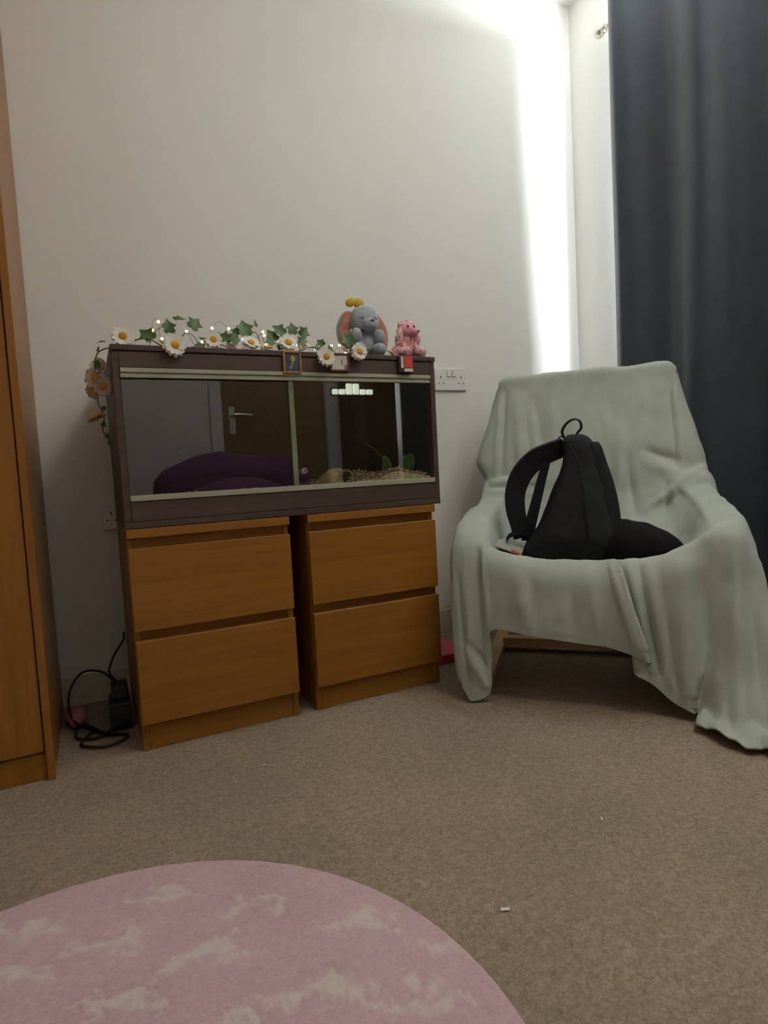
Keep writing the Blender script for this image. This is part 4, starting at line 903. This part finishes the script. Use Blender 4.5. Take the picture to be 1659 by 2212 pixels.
# ------------------------------------------------------------------ backpack on the seat
def backpack():
    c = thing('backpack', 'black backpack slumped upright on the mint throw of the armchair', 'backpack', tuple(L3(-.06, .18, .42)))
    secs = [(.376, -.196, .078, .070, .290), (.400, -.196, .080, .060, .295), (.430, -.180, .080, .050, .300), (.47, -.150, .072, .055, .290), (.53, -.124, .058, .075, .275), (.58, -.104, .050, .095, .260), (.63, -.084, .040, .115, .250), (.67, -.076, .034, .125, .245), (.70, -.074, .020, .135, .240), (.722, -.070, .002, .145, .232), (.734, -.058, -.016, .165, .215)]
    cs = catmull(secs, 5); P = []
    for z, u0, u1, v0, v1 in cs:
        row = []
        for a in np.linspace(0, 2*math.pi, 41)[:-1]:
            ca, sa = math.cos(a), math.sin(a); e = 0.55
            uu = (u0+u1)/2+(u1-u0)/2*math.copysign(abs(ca)**e, ca); vv_ = (v0+v1)/2+(v1-v0)/2*math.copysign(abs(sa)**e, sa)
            k = 0.006*noise.noise(Vector((uu*14, vv_*14, z*10)))+0.003*noise.noise(Vector((uu*40, vv_*40, z*25)))
            row.append(L3(uu+k, vv_-k, z+k*0.5))
        P.append(row)
    grid('body', P, 'black', c, close_u=True, cap=True)
    # zipped front pocket bulging from the right side
    P = []
    for z, u0, u1, v0, v1 in catmull([(.39, .02, .080, .07, .20), (.50, .02, .078, .08, .20), (.58, .02, .066, .10, .20), (.64, .0, .050, .12, .20), (.69, -.005, .036, .13, .20), (.708, .0, .026, .14, .19)], 4):
        row = []
        for a in np.linspace(0, 2*math.pi, 29)[:-1]:
            ca, sa = math.cos(a), math.sin(a)
            row.append(L3((u0+u1)/2+(u1-u0)/2*math.copysign(abs(ca)**.6, ca), (v0+v1)/2+(v1-v0)/2*math.copysign(abs(sa)**.6, sa), z))
        P.append(row)
    fp = grid('front_pocket', P, 'black', c, close_u=True, cap=True)
    zb = B(); zb.tube([L3(u, v, z) for u, v, z in catmull([(-.06, .135, .712), (-.035, .105, .66), (-.02, .075, .58), (-.015, .056, .50), (-.01, .046, .44)], 6)], 0.0028, 6); zb.build('zip', 'black2', c, smooth=True)
    # padded strap and thin webbing, on the left
    st = catmull([(-.068, .19, .700, .028), (-.105, .18, .688, .030), (-.150, .165, .668, .032), (-.190, .155, .628, .032), (-.212, .15, .575, .030), (-.214, .148, .520, .028), (-.205, .150, .475, .026), (-.198, .155, .435, .026)], 6)
    b = B(); pts = [L3(p[0], p[1], p[2]) for p in st]; wd_ = []
    for i, p in enumerate(st):
        t_ = (pts[min(i+1, len(pts)-1)]-pts[max(i-1, 0)]).normalized(); s_ = t_.cross(wv_).normalized(); wd_.append((s_*0.88+wv_*0.45).normalized()*p[3])
    b.strip(pts, wd_, 0.013); b.build('shoulder_strap', 'black', c, smooth=True, auto=50)
    st = catmull([(-.12, .175, .660), (-.135, .17, .61), (-.150, .16, .555), (-.165, .15, .50), (-.178, .15, .45), (-.182, .16, .425)], 6)
    b = B(); pts = [L3(*p) for p in st]; wd_ = []
    for i in range(len(pts)):
        t_ = (pts[min(i+1, len(pts)-1)]-pts[max(i-1, 0)]).normalized(); wd_.append((t_.cross(wv_).normalized()*0.9+wv_*0.4).normalized()*(0.012+0.008*i/len(pts)))
    b.strip(pts, wd_, 0.003); b.build('strap_webbing', 'black2', c, smooth=True, auto=50)
    st = catmull([(-.078, .20, .690), (-.092, .20, .705), (-.083, .20, .728), (-.066, .20, .732)], 5)
    b = B(); b.strip([L3(*p) for p in st], wv_*0.012, 0.003); b.build('load_strap', 'black2', c, smooth=True)
    st = catmull([(-.066, .19, .722), (-.073, .19, .745), (-.060, .19, .768), (-.038, .19, .779), (-.022, .19, .772), (-.019, .19, .752), (-.030, .19, .738), (-.034, .19, .726)], 6)
    b = B(); b.strip([L3(*p) for p in st], (wv_*0.9+ru*0.2)*0.010, 0.004); b.build('grab_handle', 'black2', c, smooth=True, auto=50)
    b = B(); b.strip([L3(*p) for p in catmull([(-.195, .14, .455), (-.215, .12, .452), (-.232, .115, .445), (-.240, .11, .432)], 4)], Vector((0, 0, 0.007)), 0.003); b.build('strap_end', 'black2', c)
backpack()
# black garment slumped to the right of the backpack
P = []
for u, z1, v0, v1 in catmull([(.03, .480, .06, .27), (.07, .482, .05, .29), (.11, .474, .05, .29), (.15, .462, .05, .28), (.19, .444, .06, .25), (.215, .428, .09, .21), (.236, .404, .125, .165)], 6):
    row = []
    for a in np.linspace(0, math.pi, 22):
        vv_ = (v0+v1)/2-(v1-v0)/2*math.cos(a); zz = .380+(z1-.380)*math.sin(a)**0.55
        k = 0.010*noise.noise(Vector((u*16, vv_*16, 4)))+0.004*noise.noise(Vector((u*45, vv_*45, 4)))
        row.append(L3(u+k*0.4, vv_, zz+k*math.sin(a)))
    P.append(row)
tag(grid('folded_jacket', P, 'cloth_blk', None, solid=0.006), 'black jacket bundled on the armchair seat right of the backpack', 'jacket')
# pale garment with a coral trim tucked on the left of the seat
P = []
for u, z1 in catmull([(-.268, .428), (-.250, .424), (-.232, .416), (-.214, .408), (-.196, .400)], 6):
    P.append([L3(u, .06+.22*t_, z1-.012*abs(t_-.5)+0.008*noise.noise(Vector((u*30, t_*6, 0)))) for t_ in np.linspace(0, 1, 16)])
g_ = thing('crumpled_top', 'pale crumpled top with coral trim tucked left of the backpack', 'clothing', tuple(L3(-.24, .15, .43)))
grid('fabric', P, 'cloth_pale', g_, solid=0.005)
B().tube([L3(u, v, z) for u, v, z in catmull([(-.222, .058, .409), (-.210, .056, .405), (-.200, .055, .400)], 5)], 0.006, 8).build('trim', 'cloth_red', g_, smooth=True)

# ------------------------------------------------------------------ things behind the camera (seen in the vivarium glass)
cb = thing('tall_cabinet', 'tall dark brown cabinet behind the camera, mirrored in the vivarium glass', 'cabinet', (1.76, -0.50, 0))
bx('carcass', 'cab', (1.53, YR+0.02, 0), (1.850, YR+0.20, 1.95), cb); bx('door', 'cab', (1.532, YR+0.201, 0.06), (1.848, YR+0.218, 1.945), cb)
lb = thing('light_bar', 'lit frosted light bar with dark clips behind the camera, mirrored in the vivarium glass', 'light', (1.56, YR+0.235, 1.16))
bx('backplate', 'magblack', (1.395, YR+0.2185, 1.135), (1.685, YR+0.226, 1.185), lb, 0.001)
for i in range(6):
    x = 1.40+i*0.047; bx('tube', 'barglow', (x, YR+0.227, 1.142), (x+0.040, YR+0.247, 1.175+(0.035 if i in (2, 3) else 0)), lb, 0.008, 2)
bn = thing('bean_bag', 'purple bean bag behind the camera, mirrored in the vivarium glass', 'bean bag', (0.85, -0.30, 0))
B().ell((0.78, -0.31, 0.33), (0.50, 0.22, 0.325), noise_amp=0.05, nscale=4).build('seat', 'purple', bn, smooth=True)
B().ell((0.80, -0.44, 0.60), (0.46, 0.11, 0.22), noise_amp=0.04, nscale=5).build('backrest', 'purple', bn, smooth=True)
# unseen ceiling lamp, added to supply the room's ambient light
lp = thing('fill_lamp', 'round opal glass ceiling lamp above the camera', 'lamp', (0.95, 0.25, ZC))
B().cyl((0.95, 0.25, ZC-0.001), (0.95, 0.25, ZC-0.03), 0.11, 0.12, 32).build('base', 'white', lp, smooth=True, auto=40)
B().ell((0.95, 0.25, ZC-0.075), (0.14, 0.14, 0.055)).build('shade', 'lampglass', lp, smooth=True)
l = bpy.data.lights.new('fill_lamp_light', 'POINT'); l.energy = FILL_POWER; l.color = FILL_COL; l.shadow_soft_size = 0.14  # point light of the added lamp, fills the room
o = bpy.data.objects.new('fill_lamp_light', l); o.location = (0.95, 0.25, ZC-0.28); COL.objects.link(o)
